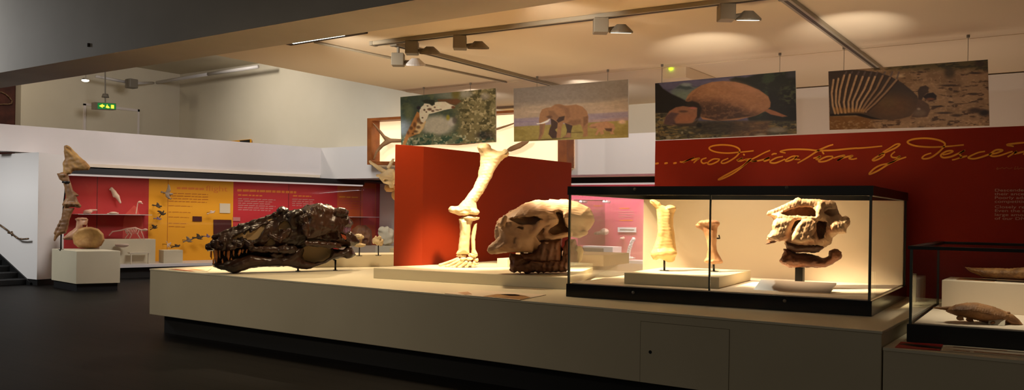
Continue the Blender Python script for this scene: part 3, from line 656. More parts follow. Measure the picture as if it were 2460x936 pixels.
# emergency box on the far ceiling
bx = [P(1592, 158, Y=12.3), P(1648, 155, Y=12.3)]
t = thing('emergency_light', 'boxy ceiling light unit with a bright green indicator', 'light', (bx[0][0] + .2, 12.6, 3.7))
part('housing', MB().box((bx[0][0], 12.3, 3.72), (bx[1][0], 14.2, 3.899)), 'ceil', t, bevel=.01)
b = P(1612, 157, Y=12.29); part('indicator', MB().ball(b + [0, -.005, -.055], (.036, .02, .022)), 'greenled', t, True)
top('ceiling_hook', MB().cyl(P(213, 104, Y=6.11), P(213, 112, Y=6.11), .02), 'trackd', 'small dark fixing on the grey beam face', 'hook')

# ================================================================== hanging pictures
def sm(e0, e1, x): t = np.clip((x - e0) / (e1 - e0 + 1e-9), 0, 1); return t * t * (3 - 2 * t)
class Paint:
    def __init__(s, n, m, c, seed=1):
        u = np.linspace(0, 1, n)[None, :]; v = np.linspace(0, 1, m)[:, None]
        tl, tr, bl, br = c
        s.x = (tl[0] * (1 - u) + tr[0] * u) * (1 - v) + (bl[0] * (1 - u) + br[0] * u) * v
        s.y = (tl[1] * (1 - u) + tr[1] * u) * (1 - v) + (bl[1] * (1 - u) + br[1] * u) * v
        s.u = np.broadcast_to(u, s.x.shape); s.v = np.broadcast_to(v, s.x.shape); s.n, s.m = n, m
        s.c = np.zeros((m, n, 3)); s.rng = np.random.RandomState(seed)
    def noise(s, sx, sy, oct=3):
        out = 0; amp = 1; tot = 0
        for o in range(oct):
            gx, gy = int(max(2, sx)), int(max(2, sy)); g = s.rng.rand(gy + 2, gx + 2)
            fx = s.u * gx; fy = s.v * gy; ix = fx.astype(int); iy = fy.astype(int); tx = fx - ix; ty = fy - iy; tx = tx * tx * (3 - 2 * tx); ty = ty * ty * (3 - 2 * ty)
            out = out + amp * ((g[iy, ix] * (1 - tx) + g[iy, ix + 1] * tx) * (1 - ty) + (g[iy + 1, ix] * (1 - tx) + g[iy + 1, ix + 1] * tx) * ty); tot += amp
            amp *= .55; sx *= 2.1; sy *= 2.1
        return out / tot
    def put(s, mask, rgb):
        rgb = np.array(rgb, float); s.c += (rgb - s.c) * np.broadcast_to(mask, s.x.shape)[:, :, None]; return s
    def ell(s, cx, cy, rx, ry, rgb, soft=.15, a=1., rot=0.):
        dx, dy = s.x - cx, s.y - cy; ca, sa = math.cos(rot), math.sin(rot)
        q = np.sqrt(((ca * dx + sa * dy) / rx) ** 2 + ((-sa * dx + ca * dy) / ry) ** 2); return s.put((1 - sm(1 - soft, 1 + soft, q)) * a, rgb)
    def poly(s, pts, rgb, soft=6., a=1.):
        return s.put((1 - sm(-soft, soft, poly_sd(s.x.astype(np.float32), s.y.astype(np.float32), pts))) * a, rgb)
    def line(s, pts, wd, rgb, a=1.):
        d = np.full(s.x.shape, 1e9)
        for (x0, y0), (x1, y1) in zip(pts[:-1], pts[1:]):
            ex_, ey = x1 - x0, y1 - y0; t = np.clip(((s.x - x0) * ex_ + (s.y - y0) * ey) / (ex_ * ex_ + ey * ey), 0, 1)
            d = np.minimum(d, np.hypot(s.x - x0 - ex_ * t, s.y - y0 - ey * t))
        return s.put((1 - sm(wd * .5, wd * 1.3, d)) * a, rgb)
    def mul(s, f): s.c *= np.broadcast_to(f, s.x.shape)[:, :, None]; return s
PM = print_mat('picture_print')
def picture(px, Y, paint, label, wires, gain):
    t = thing('hanging_picture', label, 'picture', tuple(np.mean([P(x, y, Y=Y) for x, y in px], 0)))
    c = [P(x, y, Y=Y) for x, y in px]                       # tl tr bl br
    part('board', MB().slab([c[2], c[3], c[1], c[0]], (0, .02, 0)), 'white', t)
    paint.mul(.93 + .14 * paint.noise(50, 34, 3)); n, m = paint.n, paint.m; u = np.linspace(0, 1, n)[None, :, None]; v = np.linspace(0, 1, m)[:, None, None]
    g = (c[0] * (1 - u) + c[1] * u) * (1 - v) + (c[2] * (1 - u) + c[3] * u) * v; g[..., 1] -= .003
    idx = np.arange(n * m).reshape(m, n); f = np.stack([idx[:-1, :-1], idx[1:, :-1], idx[1:, 1:], idx[:-1, 1:]], -1).reshape(-1, 4)
    o = mesh_obj('print', g.reshape(-1, 3), [tuple(map(int, q)) for q in f], PM, t)
    cc = np.clip(paint.c / 255, 0, 1); l = np.where(cc <= .04045, cc / 12.92, ((cc + .055) / 1.055) ** 2.4) * gain; l = np.clip(l, 0, .95)
    at = o.data.attributes.new('Col', 'FLOAT_COLOR', 'POINT'); at.data.foreach_set('color', np.concatenate([l.reshape(-1, 3), np.ones((n * m, 1))], 1).astype(np.float32).ravel())
    for x, y in wires:
        b = P(x, y, Y=Y); e_ = b.copy(); e_[2] = 3.899
        wr = part('hanging_wire', MB().cyl(b, e_, .0035, n=6).cyl(e_ - [0, 0, .035], e_, .02, n=8), 'grey', t)
def giraffe():
    p = Paint(260, 130, ((18, 182), (1450, 50), (28, 905), (1440, 840)), 3)
    n1 = p.noise(14, 10, 4); n2 = p.noise(26, 16, 3); n3 = p.noise(40, 22, 2)
    p.put(1., (62, 74, 64)); p.put(sm(.45, .7, n1) * .6, (92, 98, 66))
    p.put(sm(760, 1050, p.x + 120 * (n1 - .5)), (120, 112, 78)); p.put(sm(820, 1000, p.x) * sm(.5, .68, n2) * .8, (64, 62, 40)); p.put(sm(820, 1000, p.x) * sm(.55, .75, n3) * .8, (178, 166, 128))
    p.ell(820, 150, 240, 60, (134, 138, 124), .6, .7); p.ell(1030, 130, 90, 50, (150, 148, 136), .6, .8); p.ell(1300, 170, 60, 50, (152, 144, 132), .6, .8); p.ell(880, 130, 60, 90, (104, 92, 40), .6, .8)
    p.ell(160, 420, 70, 110, (108, 116, 84), .7, .7); p.ell(100, 640, 120, 120, (142, 156, 166), .6, .9)
    p.ell(590, 600, 250, 150, (172, 168, 152), .35); p.ell(810, 545, 55, 60, (180, 176, 168), .5); p.ell(860, 520, 35, 50, (84, 78, 74), .5, .8); p.ell(760, 480, 25, 40, (150, 140, 56), .6)
    lo = sm(690, 800, p.y + 120 * (n1 - .5) + .02 * p.x); p.put(lo * (1 - sm(800, 1000, p.x)), (112, 118, 92)); p.put(lo * sm(.48, .66, n2), (58, 82, 66)); p.put(lo * sm(.58, .74, n3) * .8, (176, 178, 150))
    p.ell(1290, 740, 120, 60, (44, 38, 38), .6, .7)
    p.poly([(40, 905), (110, 730), (200, 560), (285, 395), (335, 420), (420, 540), (385, 640), (320, 720), (250, 740), (150, 780), (90, 905)], (168, 116, 66))
    p.poly([(300, 500), (345, 470), (420, 545), (385, 640), (320, 720), (240, 720)], (206, 180, 134), 14)
    for q in ((310, 520, 32, 40), (245, 590, 24, 36), (305, 625, 30, 22), (190, 640, 28, 24), (260, 690, 34, 18), (140, 710, 20, 26), (350, 560, 26, 20), (215, 720, 16, 14)): p.ell(*q, (84, 58, 42), .6, .8)
    p.poly([(320, 420), (330, 345), (385, 300), (400, 275), (520, 270), (600, 250), (720, 245), (800, 285), (868, 312), (840, 345), (700, 372), (560, 412), (470, 432), (440, 500), (390, 558), (350, 545), (325, 480)], (214, 204, 182))
    p.poly([(360, 235), (430, 215), (560, 225), (560, 290), (520, 310), (480, 282), (410, 270)], (44, 48, 40), 10); p.poly([(600, 215), (900, 205), (960, 240), (880, 300), (790, 280), (730, 245), (620, 245)], (104, 72, 48), 14)
    p.ell(310, 340, 32, 26, (42, 40, 46), .4); p.ell(840, 330, 28, 20, (104, 70, 48), .5)
    for q in ((400, 370, 16, 16), (480, 360, 34, 18), (530, 385, 24, 14), (370, 485, 14, 12), (600, 370, 30, 8), (560, 330, 16, 10), (430, 400, 14, 10), (650, 360, 20, 7), (450, 310, 16, 10)): p.ell(*q, (92, 70, 52), .4, .9)
    return p
def elephant():
    p = Paint(260, 130, ((20, 168), (1640, 30), (28, 905), (1636, 850)), 5); n1 = p.noise(8, 12, 4); n2 = p.noise(5, 24, 3)
    p.put(1., (124, 116, 108)); p.put(sm(.25, .42, p.v + .1 * (n2 - .5)), (158, 142, 124)); p.put(sm(.3, .5, p.v) * sm(.5, .66, n2) * .6, (176, 160, 142))
    e = p.y + .065 * (p.x - 20); p.put(sm(575, 600, e), (142, 130, 142)); p.put(sm(600, 640, e) * sm(.5, .7, n2) * .6, (124, 114, 140)); p.put(sm(660, 690, e) * sm(700, 1300, p.x) * .6, (166, 134, 124))
    g = p.y + .055 * (p.x - 20); p.put(sm(690, 706, g), (146, 132, 76)); p.put(sm(690, 706, g) * sm(.45, .7, n1) * .5, (124, 110, 56))
    B = (142, 106, 76); D = (66, 50, 44)
    p.poly([(150, 890), (560, 865), (900, 850), (560, 882)], (84, 76, 44), 6); p.poly([(850, 775), (1030, 765), (1020, 780), (870, 785)], (104, 90, 50), 5)
    p.poly([(575, 570), (780, 540), (700, 640), (690, 700), (640, 740), (690, 800), (660, 855), (600, 860), (545, 800), (560, 730), (585, 680)], D, 6)
    p.poly([(780, 640), (890, 680), (870, 760), (865, 845), (745, 852), (800, 815), (810, 740)], D, 6); p.poly([(750, 845), (800, 810), (815, 780), (865, 785), (865, 845)], (140, 104, 80), 6)
    p.poly([(418, 520), (450, 455), (520, 430), (580, 425), (640, 385), (700, 378), (780, 400), (860, 395), (940, 385), (1030, 415), (1090, 480), (1110, 560), (1105, 650), (1095, 730), (1100, 830), (1030, 838), (1045, 780), (1020, 700), (1000, 660), (900, 680), (800, 650), (760, 640), (735, 700), (720, 850), (660, 850), (670, 740), (680, 640), (620, 600), (560, 570), (530, 600), (500, 640), (490, 720), (470, 800), (425, 875), (392, 880), (415, 800), (415, 680), (405, 610)], B, 6)
    p.poly([(860, 600), (1000, 600), (1010, 650), (900, 678), (810, 650)], (112, 82, 60), 20, .8); p.poly([(540, 470), (620, 480), (700, 560), (650, 600), (560, 560)], (116, 86, 64), 16, .8); p.poly([(640, 390), (740, 390), (840, 440), (860, 560), (800, 600), (780, 470)], (112, 82, 62), 18, .6); p.poly([(700, 560), (780, 545), (770, 600), (690, 640), (660, 610)], D, 8)
    p.poly([(1040, 560), (1105, 540), (1100, 640), (1040, 700)], (110, 80, 58), 12, .8); p.poly([(415, 660), (470, 655), (450, 800), (400, 870), (415, 780)], (118, 90, 70), 10, .8); p.ell(560, 560, 40, 20, (96, 70, 54), .5)
    p.poly([(365, 652), (430, 645), (500, 618), (570, 585), (540, 630), (470, 655), (380, 662)], (232, 218, 204), 4)
    p.poly([(1110, 700), (1150, 660), (1240, 640), (1360, 622), (1450, 660), (1470, 720), (1440, 770), (1460, 800), (1410, 806), (1400, 770), (1310, 740), (1320, 800), (1280, 810), (1260, 760), (1230, 815), (1200, 812), (1240, 720), (1160, 720)], (164, 124, 94), 6)
    p.poly([(1330, 720), (1430, 720), (1420, 765), (1350, 755)], (84, 64, 50), 10); p.poly([(1110, 700), (1230, 690), (1200, 720)], (110, 86, 66), 8, .7); p.ell(1560, 630, 46, 30, (196, 166, 140), .6)
    return p
def glyptodon():
    p = Paint(280, 140, ((50, 172), (1850, 25), (56, 905), (1870, 842)), 7); n1 = p.noise(12, 10, 4); n2 = p.noise(40, 30, 3); n3 = p.noise(18, 40, 3)
    p.put(1., (92, 88, 112)); p.put(sm(.4, .7, p.noise(8, 14, 3)) * .6, (70, 66, 84))
    p.poly([(260, 270), (400, 190), (470, 175), (580, 220), (640, 220), (640, 420), (380, 420)], (96, 106, 106), 16); p.poly([(330, 240), (420, 180), (500, 200), (580, 240), (480, 260), (400, 240)], (64, 76, 78), 12); p.ell(480, 190, 70, 22, (132, 140, 138), .6)
    p.ell(440, 330, 150, 60, (108, 122, 104), .7, .8)
    p.poly([(30, 150), (100, 175), (160, 240), (280, 310), (400, 360), (480, 400), (640, 420), (660, 560), (40, 560)], (26, 22, 20), 14)
    p.poly([(1050, 130), (1120, 95), (1250, 105), (1420, 50), (1620, 30), (1900, 10), (1900, 720), (1300, 700), (1200, 300)], (34, 36, 28), 18); p.put(sm(1350, 1500, p.x) * sm(.5, .7, n1) * .7, (62, 78, 50)); p.put(sm(1700, 1800, p.x) * (1 - sm(90, 140, p.y)) * sm(1660, 1760, p.x) * .8, (70, 70, 78))
    p.put(sm(1500, 1560, p.x) * sm(260, 330, p.y), (28, 26, 20)); p.put(sm(1600, 1750, p.x) * sm(190, 250, p.y) * (1 - sm(420, 520, p.y)) * sm(.45, .7, n2) * .8, (78, 84, 52))
    gr = sm(540, 580, p.y) * (1 - sm(500, 700, p.x)) + sm(650, 700, p.y); gr = np.clip(gr, 0, 1); p.put(gr, (70, 66, 46)); p.put(gr * sm(.45, .65, n3), (120, 102, 60)); p.put(gr * sm(.55, .72, n2) * .8, (40, 36, 30)); p.put(gr * sm(.62, .8, p.noise(30, 26, 2)) * .7, (150, 140, 112))
    p.put(sm(640, 690, p.y) * sm(1000, 1100, p.x) * (1 - sm(1500, 1600, p.x)) * .6, (104, 70, 44)); p.ell(1640, 785, 110, 34, (132, 122, 104), .5, .9); p.ell(1440, 850, 60, 20, (150, 138, 118), .6, .8); p.ell(900, 740, 330, 90, (44, 38, 30), .6, .8)
    p.poly([(470, 400), (500, 330), (560, 270), (680, 200), (820, 158), (960, 145), (1120, 158), (1260, 195), (1420, 265), (1530, 350), (1560, 430), (1555, 490), (1500, 540), (1380, 600), (1150, 650), (900, 660), (700, 640), (640, 560), (640, 480), (600, 430)], (158, 112, 76), 7)
    ins = (1 - sm(-10, 8, poly_sd(p.x.astype(np.float32), p.y.astype(np.float32), [(470, 400), (680, 200), (960, 145), (1260, 195), (1530, 350), (1555, 490), (1380, 600), (900, 660), (650, 600), (640, 480)])))
    p.put(ins * sm(-90, 110, p.y - 400 - .42 * np.maximum(p.x - 1000, 0) + 60 * (n1 - .5)) * .88, (62, 42, 30)); p.put(ins * (1 - sm(500, 800, p.x)) * .35, (84, 54, 38)); p.put(ins * sm(.5, .72, n2) * .25, (190, 140, 100)); p.ell(1240, 240, 200, 50, (186, 134, 98), .7, .5, .4)
    p.poly([(1470, 530), (1540, 515), (1620, 545), (1760, 612), (1700, 620), (1560, 585)], (150, 98, 66), 8)
    p.poly([(470, 430), (560, 400), (650, 430), (690, 500), (660, 620), (600, 640)], (40, 30, 24), 14)
    p.poly([(170, 690), (200, 600), (250, 530), (340, 480), (440, 465), (540, 480), (630, 490), (625, 600), (570, 680), (440, 705), (280, 712)], (140, 96, 70), 8); p.poly([(170, 695), (205, 590), (280, 545), (380, 560), (320, 640), (340, 700), (260, 715)], (84, 62, 62), 14); p.ell(470, 620, 120, 50, (150, 96, 66), .6, .8); p.poly([(300, 690), (560, 690), (640, 640), (600, 720), (380, 730)], (52, 40, 36), 12, .8); p.ell(440, 535, 60, 14, (72, 50, 40), .5, .8); p.ell(570, 490, 46, 14, (186, 100, 92), .6, .7)
    p.ell(655, 715, 36, 28, (24, 20, 20), .4)
    return p
def armadillo_pic():
    p = Paint(290, 140, ((60, 186), (1986, 40), (76, 892), (2008, 850)), 9); n1 = p.noise(10, 8, 4); n2 = p.noise(22, 34, 3); n3 = p.noise(60, 40, 2)
    p.put(1., (146, 118, 88)); p.put(sm(.45, .65, n1) * .7, (118, 92, 64)); p.put(sm(.6, .72, n2) * .85, (66, 48, 34)); p.put(sm(.6, .8, n3) * .5, (176, 146, 112))
    p.put((1 - sm(100, 220, p.y + 60 * (n1 - .5))) * sm(700, 900, p.x), (84, 74, 40)); p.put((1 - sm(100, 200, p.y)) * sm(.5, .65, n2), (52, 48, 26)); p.ell(1560, 200, 60, 60, (60, 50, 34), .6, .8); p.ell(1950, 690, 60, 40, (40, 32, 26), .6); p.ell(970, 235, 60, 20, (200, 178, 140), .6, .7)
    for q in ((1560, 355, 110, 12), (1850, 205, 70, 12), (1840, 460, 60, 14), (1500, 690, 90, 12), (1640, 720, 60, 16), (1850, 660, 80, 30), (1420, 610, 70, 10), (1900, 90, 60, 30), (1220, 190, 40, 10)): p.ell(*q, (58, 42, 30), .6, .9)
    p.put(sm(715, 740, p.y) * (1 - sm(560, 700, p.x)), (120, 84, 44)); p.put(sm(760, 800, p.y) * sm(.5, .7, n3) * .6, (172, 140, 104))
    body = [(60, 180), (300, 160), (520, 170), (720, 195), (860, 245), (1000, 320), (1110, 410), (1180, 480), (1210, 560), (1180, 650), (1090, 730), (980, 760), (860, 772), (720, 765), (600, 740), (480, 705), (300, 695), (80, 715)]
    p.poly(body, (62, 52, 46), 7); p.ell(900, 620, 300, 150, (104, 74, 46), .7, .8); p.ell(820, 560, 100, 60, (98, 80, 50), .7, .5); p.poly([(80, 700), (480, 690), (620, 735), (760, 770), (620, 760), (420, 715), (80, 725)], (26, 20, 18), 8)
    bands = [[(130, 290), (105, 450), (120, 600), (150, 690)], [(195, 275), (165, 420), (160, 560), (190, 690)], [(270, 235), (220, 400), (200, 560), (235, 680)], [(345, 225), (295, 400), (265, 560), (285, 680)], [(430, 240), (375, 400), (325, 550), (330, 670)], [(510, 250), (450, 400), (380, 550), (380, 665)], [(590, 260), (530, 400), (440, 550), (420, 660)], [(665, 250), (600, 410), (500, 560), (455, 660)], [(760, 240), (680, 400), (560, 560), (490, 660)], [(850, 260), (740, 430), (610, 570), (520, 665)], [(930, 290), (800, 440), (660, 580), (550, 670)]]
    for k, b in enumerate(bands):
        gold = (186, 154, 118) if k not in (8, 9, 10) else (150, 120, 92); p.line([(b[0][0] + 30, 190), b[0]], 12, (96, 84, 82), .8 * (k > 1)); p.line(b, 15, gold, .95); p.line([(x + 22, y) for x, y in b], 9, (52, 38, 28), .8)
    p.put((np.sin(p.y * .42) > .3) * (p.x < 700) * (p.y > 300) * .16, (60, 40, 24))
    p.poly([(130, 620), (560, 640), (520, 690), (140, 690)], (172, 126, 66), 16, .5)
    p.poly([(1195, 480), (1185, 420), (1215, 370), (1280, 352), (1320, 380), (1310, 430), (1260, 480), (1230, 540), (1190, 540)], (64, 50, 42), 7); p.poly([(1250, 490), (1300, 450), (1370, 440), (1412, 480), (1400, 530), (1340, 545), (1280, 520)], (40, 30, 28), 7); p.ell(1340, 520, 50, 16, (132, 84, 56), .6, .8)
    p.poly([(1190, 520), (1260, 540), (1320, 590), (1335, 660), (1300, 735), (1180, 745), (1110, 740), (1160, 650)], (88, 68, 54), 8); p.ell(1210, 690, 70, 40, (120, 100, 80), .5, .7); p.ell(1200, 640, 20, 14, (150, 130, 110), .6)
    return p
picture([(962, 233), (1191, 211.5), (964, 350.5), (1191, 341)], 11.98, giraffe(), 'hanging photograph of a spotted giraffe feeding among leaves', [(1018, 228), (1130, 217)], 1.45)
picture([(1234, 212.5), (1509, 190.5), (1235, 340), (1509, 330)], 11.98, elephant(), 'hanging photograph of an elephant walking with its calf', [(1290, 208), (1460, 194)], 1.45)
picture([(1574, 200), (1911, 170), (1575, 337), (1914, 321.5)], 11.98, glyptodon(), 'hanging painting of a huge domed armoured mammal with mountains behind', [(1590, 199), (1873, 173)], .95)
picture([(1990, 171.5), (2373, 143), (1993, 312), (2377, 302)], 11.98, armadillo_pic(), 'hanging photograph of a banded armadillo on stony sand', [(2027, 169), (2325, 146.5)], 1.3)

# ================================================================== framed fish on the back wall
FY = 15.02
t = thing('framed_fish', 'oak framed lit case with a large mounted fish', 'framed fish', tuple(P(1120, 395, Y=FY)))
o4 = [P(882, 284, Y=FY), P(1361, 257, Y=FY), P(1361, 402, Y=FY), P(882, 395, Y=FY)]
i4 = [P(892, 290, Y=FY), P(1340, 264, Y=FY), P(1340, 374 if False else 392, Y=FY), P(892, 387, Y=FY)]
fmb = MB()
for k in range(4):
    j = (k + 1) % 4; f4 = [o4[k], o4[j], i4[j], i4[k]]; fmb.slab(f4, (0, .33, 0))
part('frame', fmb, 'wood', t)
part('glow_backing', MB().slab([p + [0, .3, 0] for p in o4], (0, .03, 0)), 'fishback', t, label='cream back panel glowing in place of case lamps')  # own glow put into the panel instead of lamps inside the case
D = dep(P(1100, 330, Y=FY + .15))
s = Sculpt(P(1100, 330, Y=FY + .15), D, (888, 1330), (268, 398), (-16, 16), 1.6, tilt=.0)
s.tilt = -.0; bxk = -_sy / ray(1100, 330)[1]; s.tilt = bxk; s.tx = 1100
s.pil([(893, 293), (901, 298), (915, 313), (925, 325), (938, 332), (960, 333.5), (1000, 328), (1060, 318), (1110, 312), (1160, 314), (1188, 322), (1188, 334), (1150, 344), (1100, 349), (1020, 346), (970, 342), (940, 343), (922, 352), (908, 366), (899, 384), (896, 383), (901, 364), (912, 348), (924, 337), (915, 324), (903, 308)], 7, 9)
v_, f_ = s.mesh(); mesh_obj('fish_body', v_, f_, 'fish', t, None, True)
s = Sculpt(P(1240, 350, Y=FY + .1), D, (1180, 1300), (284, 380), (-10, 10), 1.2, tilt=bxk, tx=1100)
s.pil([(1210, 365), (1225, 352), (1245, 343), (1262, 336), (1275, 334), (1268, 344), (1250, 356), (1228, 364)], 5, 5, w0=-4); s.build('pectoral_fin', 'fish', t)
s = Sculpt(P(1210, 300, Y=FY + .1), D, (1150, 1250), (284, 330), (-8, 8), 1.2, tilt=bxk, tx=1100)
s.pil([(1160, 316), (1192, 307), (1220, 299), (1238, 293), (1240, 296), (1222, 303), (1196, 312), (1165, 319)], 3, 3, w0=-3); s.build('dorsal_fin', 'fish', t)

# ================================================================== long showcase at left
G0 = np.array((-17.92, 9.3)); G1 = np.array((-16.02, 16.2)); GU = (G1 - G0) / np.linalg.norm(G1 - G0); GN = np.array([-GU[1], GU[0]]); GL = float(np.linalg.norm(G1 - G0))
SB = 1.05                                               # depth of the coloured back boards behind the glass
def bp(x, y, o=SB):
    """point of the sight line on the vertical plane lying o behind the showcase glass"""
    d = ray(x, y); q = G0 + GN * o; k = ((q - CAM[:2]) @ GN) / (d[:2] @ GN); return CAM + d * k
def uo(x, o=SB, y=500): return float((bp(x, y, o)[:2] - G0) @ GU)
def gbox(u0, u1, o0, o1, z0, z1, mb=None):
    g = lambda u, o: tuple(G0 + GU * u + GN * o)
    return (mb or MB()).prism([g(u0, o0), g(u1, o0), g(u1, o1), g(u0, o1)], z0, z1)
BK = np.array([GN[0], GN[1], 0]); AL = (float(GU[0]), float(GU[1]), 0.)
ue = uo(912)
t = thing('wall_showcase', 'long wall showcase at left with red, yellow and crimson boards', 'showcase', (*(G0 + GU * 3.5 + GN * .5), 0)); SC = t
part('top_trim', gbox(0, GL, -.06, .10, 2.27, 2.40), 'trim', t, label='black top rail')
part('light_strip', gbox(0, GL, .02, .16, 2.235, 2.2695), 'glow', t, label='pale glowing strip under the black rail')
part('case_top', gbox(0, ue, .101, SB + .1, 2.36, 2.40), 'trim', t)
part('base', gbox(0, ue, .04, SB + .1, 0, .24), 'trim', t, label='dark recessed base')
part('base_ledge', gbox(0, ue, -.10, SB, .2405, .30), 'silver', t, label='pale ledge')
part('glass_pane', gbox(0, ue, 0, .012, .3005, 2.234), 'glassd', t)
for x0_, x1_, m in [(60, 357, 'sred'), (357, 560, 'syel'), (560, 810, 'scrim'), (810, 903, 'sora'), (903, 912, 'sred')]:
    part('back_board', gbox(uo(x0_), uo(x1_), SB, SB + .05, .3005, 2.359), m, t)
part('end_board', gbox(ue, ue + .05, .05, SB, .301, 2.359), 'white', t)
for x in (233, 403, 693, 866): part('board_joint', gbox(uo(x) - .006, uo(x) + .006, SB - .002, SB, .5, 2.35), 'liney' if 357 < x < 560 else 'dkpic', t)
def bslab(pl, o, m, name='printed_shape', label=None, th=.003): return part(name, MB().slab([bp(x, y, o) for x, y in pl], BK * th), m, t, label=label)
def bline(x0_, x1_, y0, h, m, name='printed_line', seed=0):
    rng = random.Random(seed + int(x0_ * 7 + y0)); mb = MB(); x = x0_
    while x < x1_:
        xe = min(x + rng.uniform(5, 16), x1_); yy = y0 + (x - x0_) * .035
        mb.slab([bp(x, yy, SB - .004), bp(xe, yy, SB - .004), bp(xe, yy + h, SB - .004), bp(x, yy + h, SB - .004)], BK * .003); x = xe + rng.uniform(1.5, 2.6)
    part(name, mb, m, t)
for k, y in enumerate((463, 469, 475.5, 482)): bline(405, 500 - 3 * (k == 3), y, 1.6, 'liney')
for k, y in enumerate((493, 508, 520, 535, 543)): bline(405, 462 - 4 * k, y, 1.3, 'liney')
text_mesh('flight', .19, 1.5, 'lineo', t, bp(494, 458, SB - .004), 'title_lettering', xdir=AL)
bline(425, 490, 449, 5, 'lineo', 'title_lettering')
bline(570, 712, 454, 5.5, 'lineo', 'title_lettering'); bline(572, 630, 466.5, 3, 'lineo')
for k in range(6): bline(572, 662 - (k % 3) * 6, 476 + 5.2 * k, 2.2, 'linew')
bline(704, 748, 468.5, 3, 'lineo')
for k in range(4): bline(702, 755 - 4 * (k % 2), 477 + 5 * k, 2.2, 'linew')
bline(815, 862, 471, 3, 'syel')
for k in range(4): bline(815, 880 - 5 * (k % 2), 481 + 6 * k, 2.2, 'sredl')
bslab([(872, 452), (901, 453), (901, 540), (872, 540)], SB - .003, 'sredl', 'printed_panel', 'lighter orange printed block', .002)
bslab([(294, 573), (297, 525), (303, 512), (322, 493), (330, 498), (334, 512), (342, 520), (346, 573)], SB - .004, 'sredl', label='pinkish animal silhouette')
for x0_, y0, x1_, y1, m, lab in ((463, 519, 485, 531, 'dkpic', 'small dark red picture card on the yellow board'), (513, 527, 556, 562, 'dkpic', 'larger dark picture card above the snout of the dark skull'), (528, 488, 553, 511, 'card', 'pale blank card on the yellow board'), (560, 521, 577, 530, 'linew', 'small pink label at the left edge of the crimson board')):
    top('picture_card', MB().slab([bp(x0_, y0, SB - .02), bp(x1_, y0 + .6, SB - .02), bp(x1_, y1 + .6, SB - .02), bp(x0_, y1, SB - .02)], BK * .019), m, lab, 'card', group='cards on the showcase boards')
# glass shelves
def shelf(xa, xb, y, o, label):
    z = bp((xa + xb) / 2, y, o)[2]; top('glass_shelf', gbox(uo(xa, o), uo(xb, o), o, SB - .003, z - .012, z), 'silver', label, 'shelf'); return z
zs1 = shelf(188, 366, 514.5, .5, 'pale glass shelf across the red showcase board')
zs2 = shelf(846, 911, 520.5, .4, 'pale glass shelf across the orange showcase board')
def blk(xa, xb, yt, o, label, dx=.35, m='plat'):
    z = bp(xb, yt, o)[2]; top('display_block', gbox(uo(xa, o), uo(xb, o), o, o + dx, .3005, z), m, label, 'block', bevel=.004); return z
zb1 = blk(240, 375, 574, .4, 'wide pale block under the animal skeleton in the red bay', .5)
zb2 = blk(395, 441, 600, .25, 'small pale block at the foot of the yellow board')
zb3 = blk(846, 911, 589, .25, 'grey block at the end of the orange bay', .7)

# ================================================================== dark fossil skull (tyrannosaur)
T1 = lambda l: zz(l, 490, 480, 4.925)
T2 = lambda l: zz(l, 670, 480, 4.925)
A = P(561, 655, Z=ZT); TD = dep(A)
t = thing('dinosaur_skull', 'large dark brown fossil skull with long toothed snout on the platform', 'fossil skull', tuple(A))
def TS(w0=-75, w1=80, h=2.0, x=(488, 872), y=(482, 662)): return Sculpt(A, TD, x, y, (w0, w1), h, tilt=.55, tx=561)
cran = T1([(30, 570), (45, 540), (100, 470), (170, 390), (270, 340), (400, 312), (500, 272), (640, 238), (800, 190), (810, 165), (860, 140), (920, 110)]) + T2([(60, 108), (130, 125), (270, 100), (370, 60), (440, 45), (560, 52), (640, 82), (760, 122), (800, 160), (830, 215), (872, 275), (842, 330), (850, 400), (885, 450), (945, 505), (860, 548), (750, 570), (690, 552), (560, 530), (440, 522), (330, 540), (285, 570), (240, 620), (180, 640)]) + T1([(980, 610), (880, 612), (760, 625), (620, 608), (530, 600), (480, 600), (300, 612), (150, 604), (60, 600)])
s = TS()
s.pil(cran, 46, 34, w0=6)
s.pil(T2([(270, 100), (370, 60), (560, 52), (640, 82), (760, 122), (830, 215), (872, 275), (842, 330), (850, 400), (885, 450), (940, 500), (850, 540), (700, 540), (480, 520), (300, 520), (260, 300)]), 72, 34, w0=8, k=5)
# openings cut in from the near side
h1 = T1([(500, 470), (520, 405), (600, 350), (700, 300), (775, 250), (760, 290), (715, 350), (650, 440), (605, 488), (540, 480)])
h2 = T1([(325, 455), (395, 405), (480, 372), (545, 352), (515, 400), (490, 465), (420, 478)])
h3 = T1([(690, 545), (760, 480), (800, 450), (850, 500), (842, 530), (760, 545)])
h4 = T1([(870, 345), (900, 280), (950, 245), (1010, 240), (1040, 300), (1020, 335), (960, 345)])
h5 = T2([(715, 385), (790, 410), (812, 455), (790, 480), (740, 450)])
h6 = T2([(290, 500), (420, 420), (560, 375), (690, 360), (705, 470), (640, 500), (480, 480), (380, 490)])
h7 = T2([(180, 560), (280, 535), (300, 580), (250, 625), (190, 620)])
for q in (h1, h3, h4): s.ext(q, -90, 2, k=3, cut=True)
s.ext(h2, -90, -24, k=4, cut=True); s.ext(h6, -100, -44, k=6, cut=True); s.ext(h5, -90, 90, k=2, cut=True); s.ext(h7, -90, -16, k=4, cut=True)
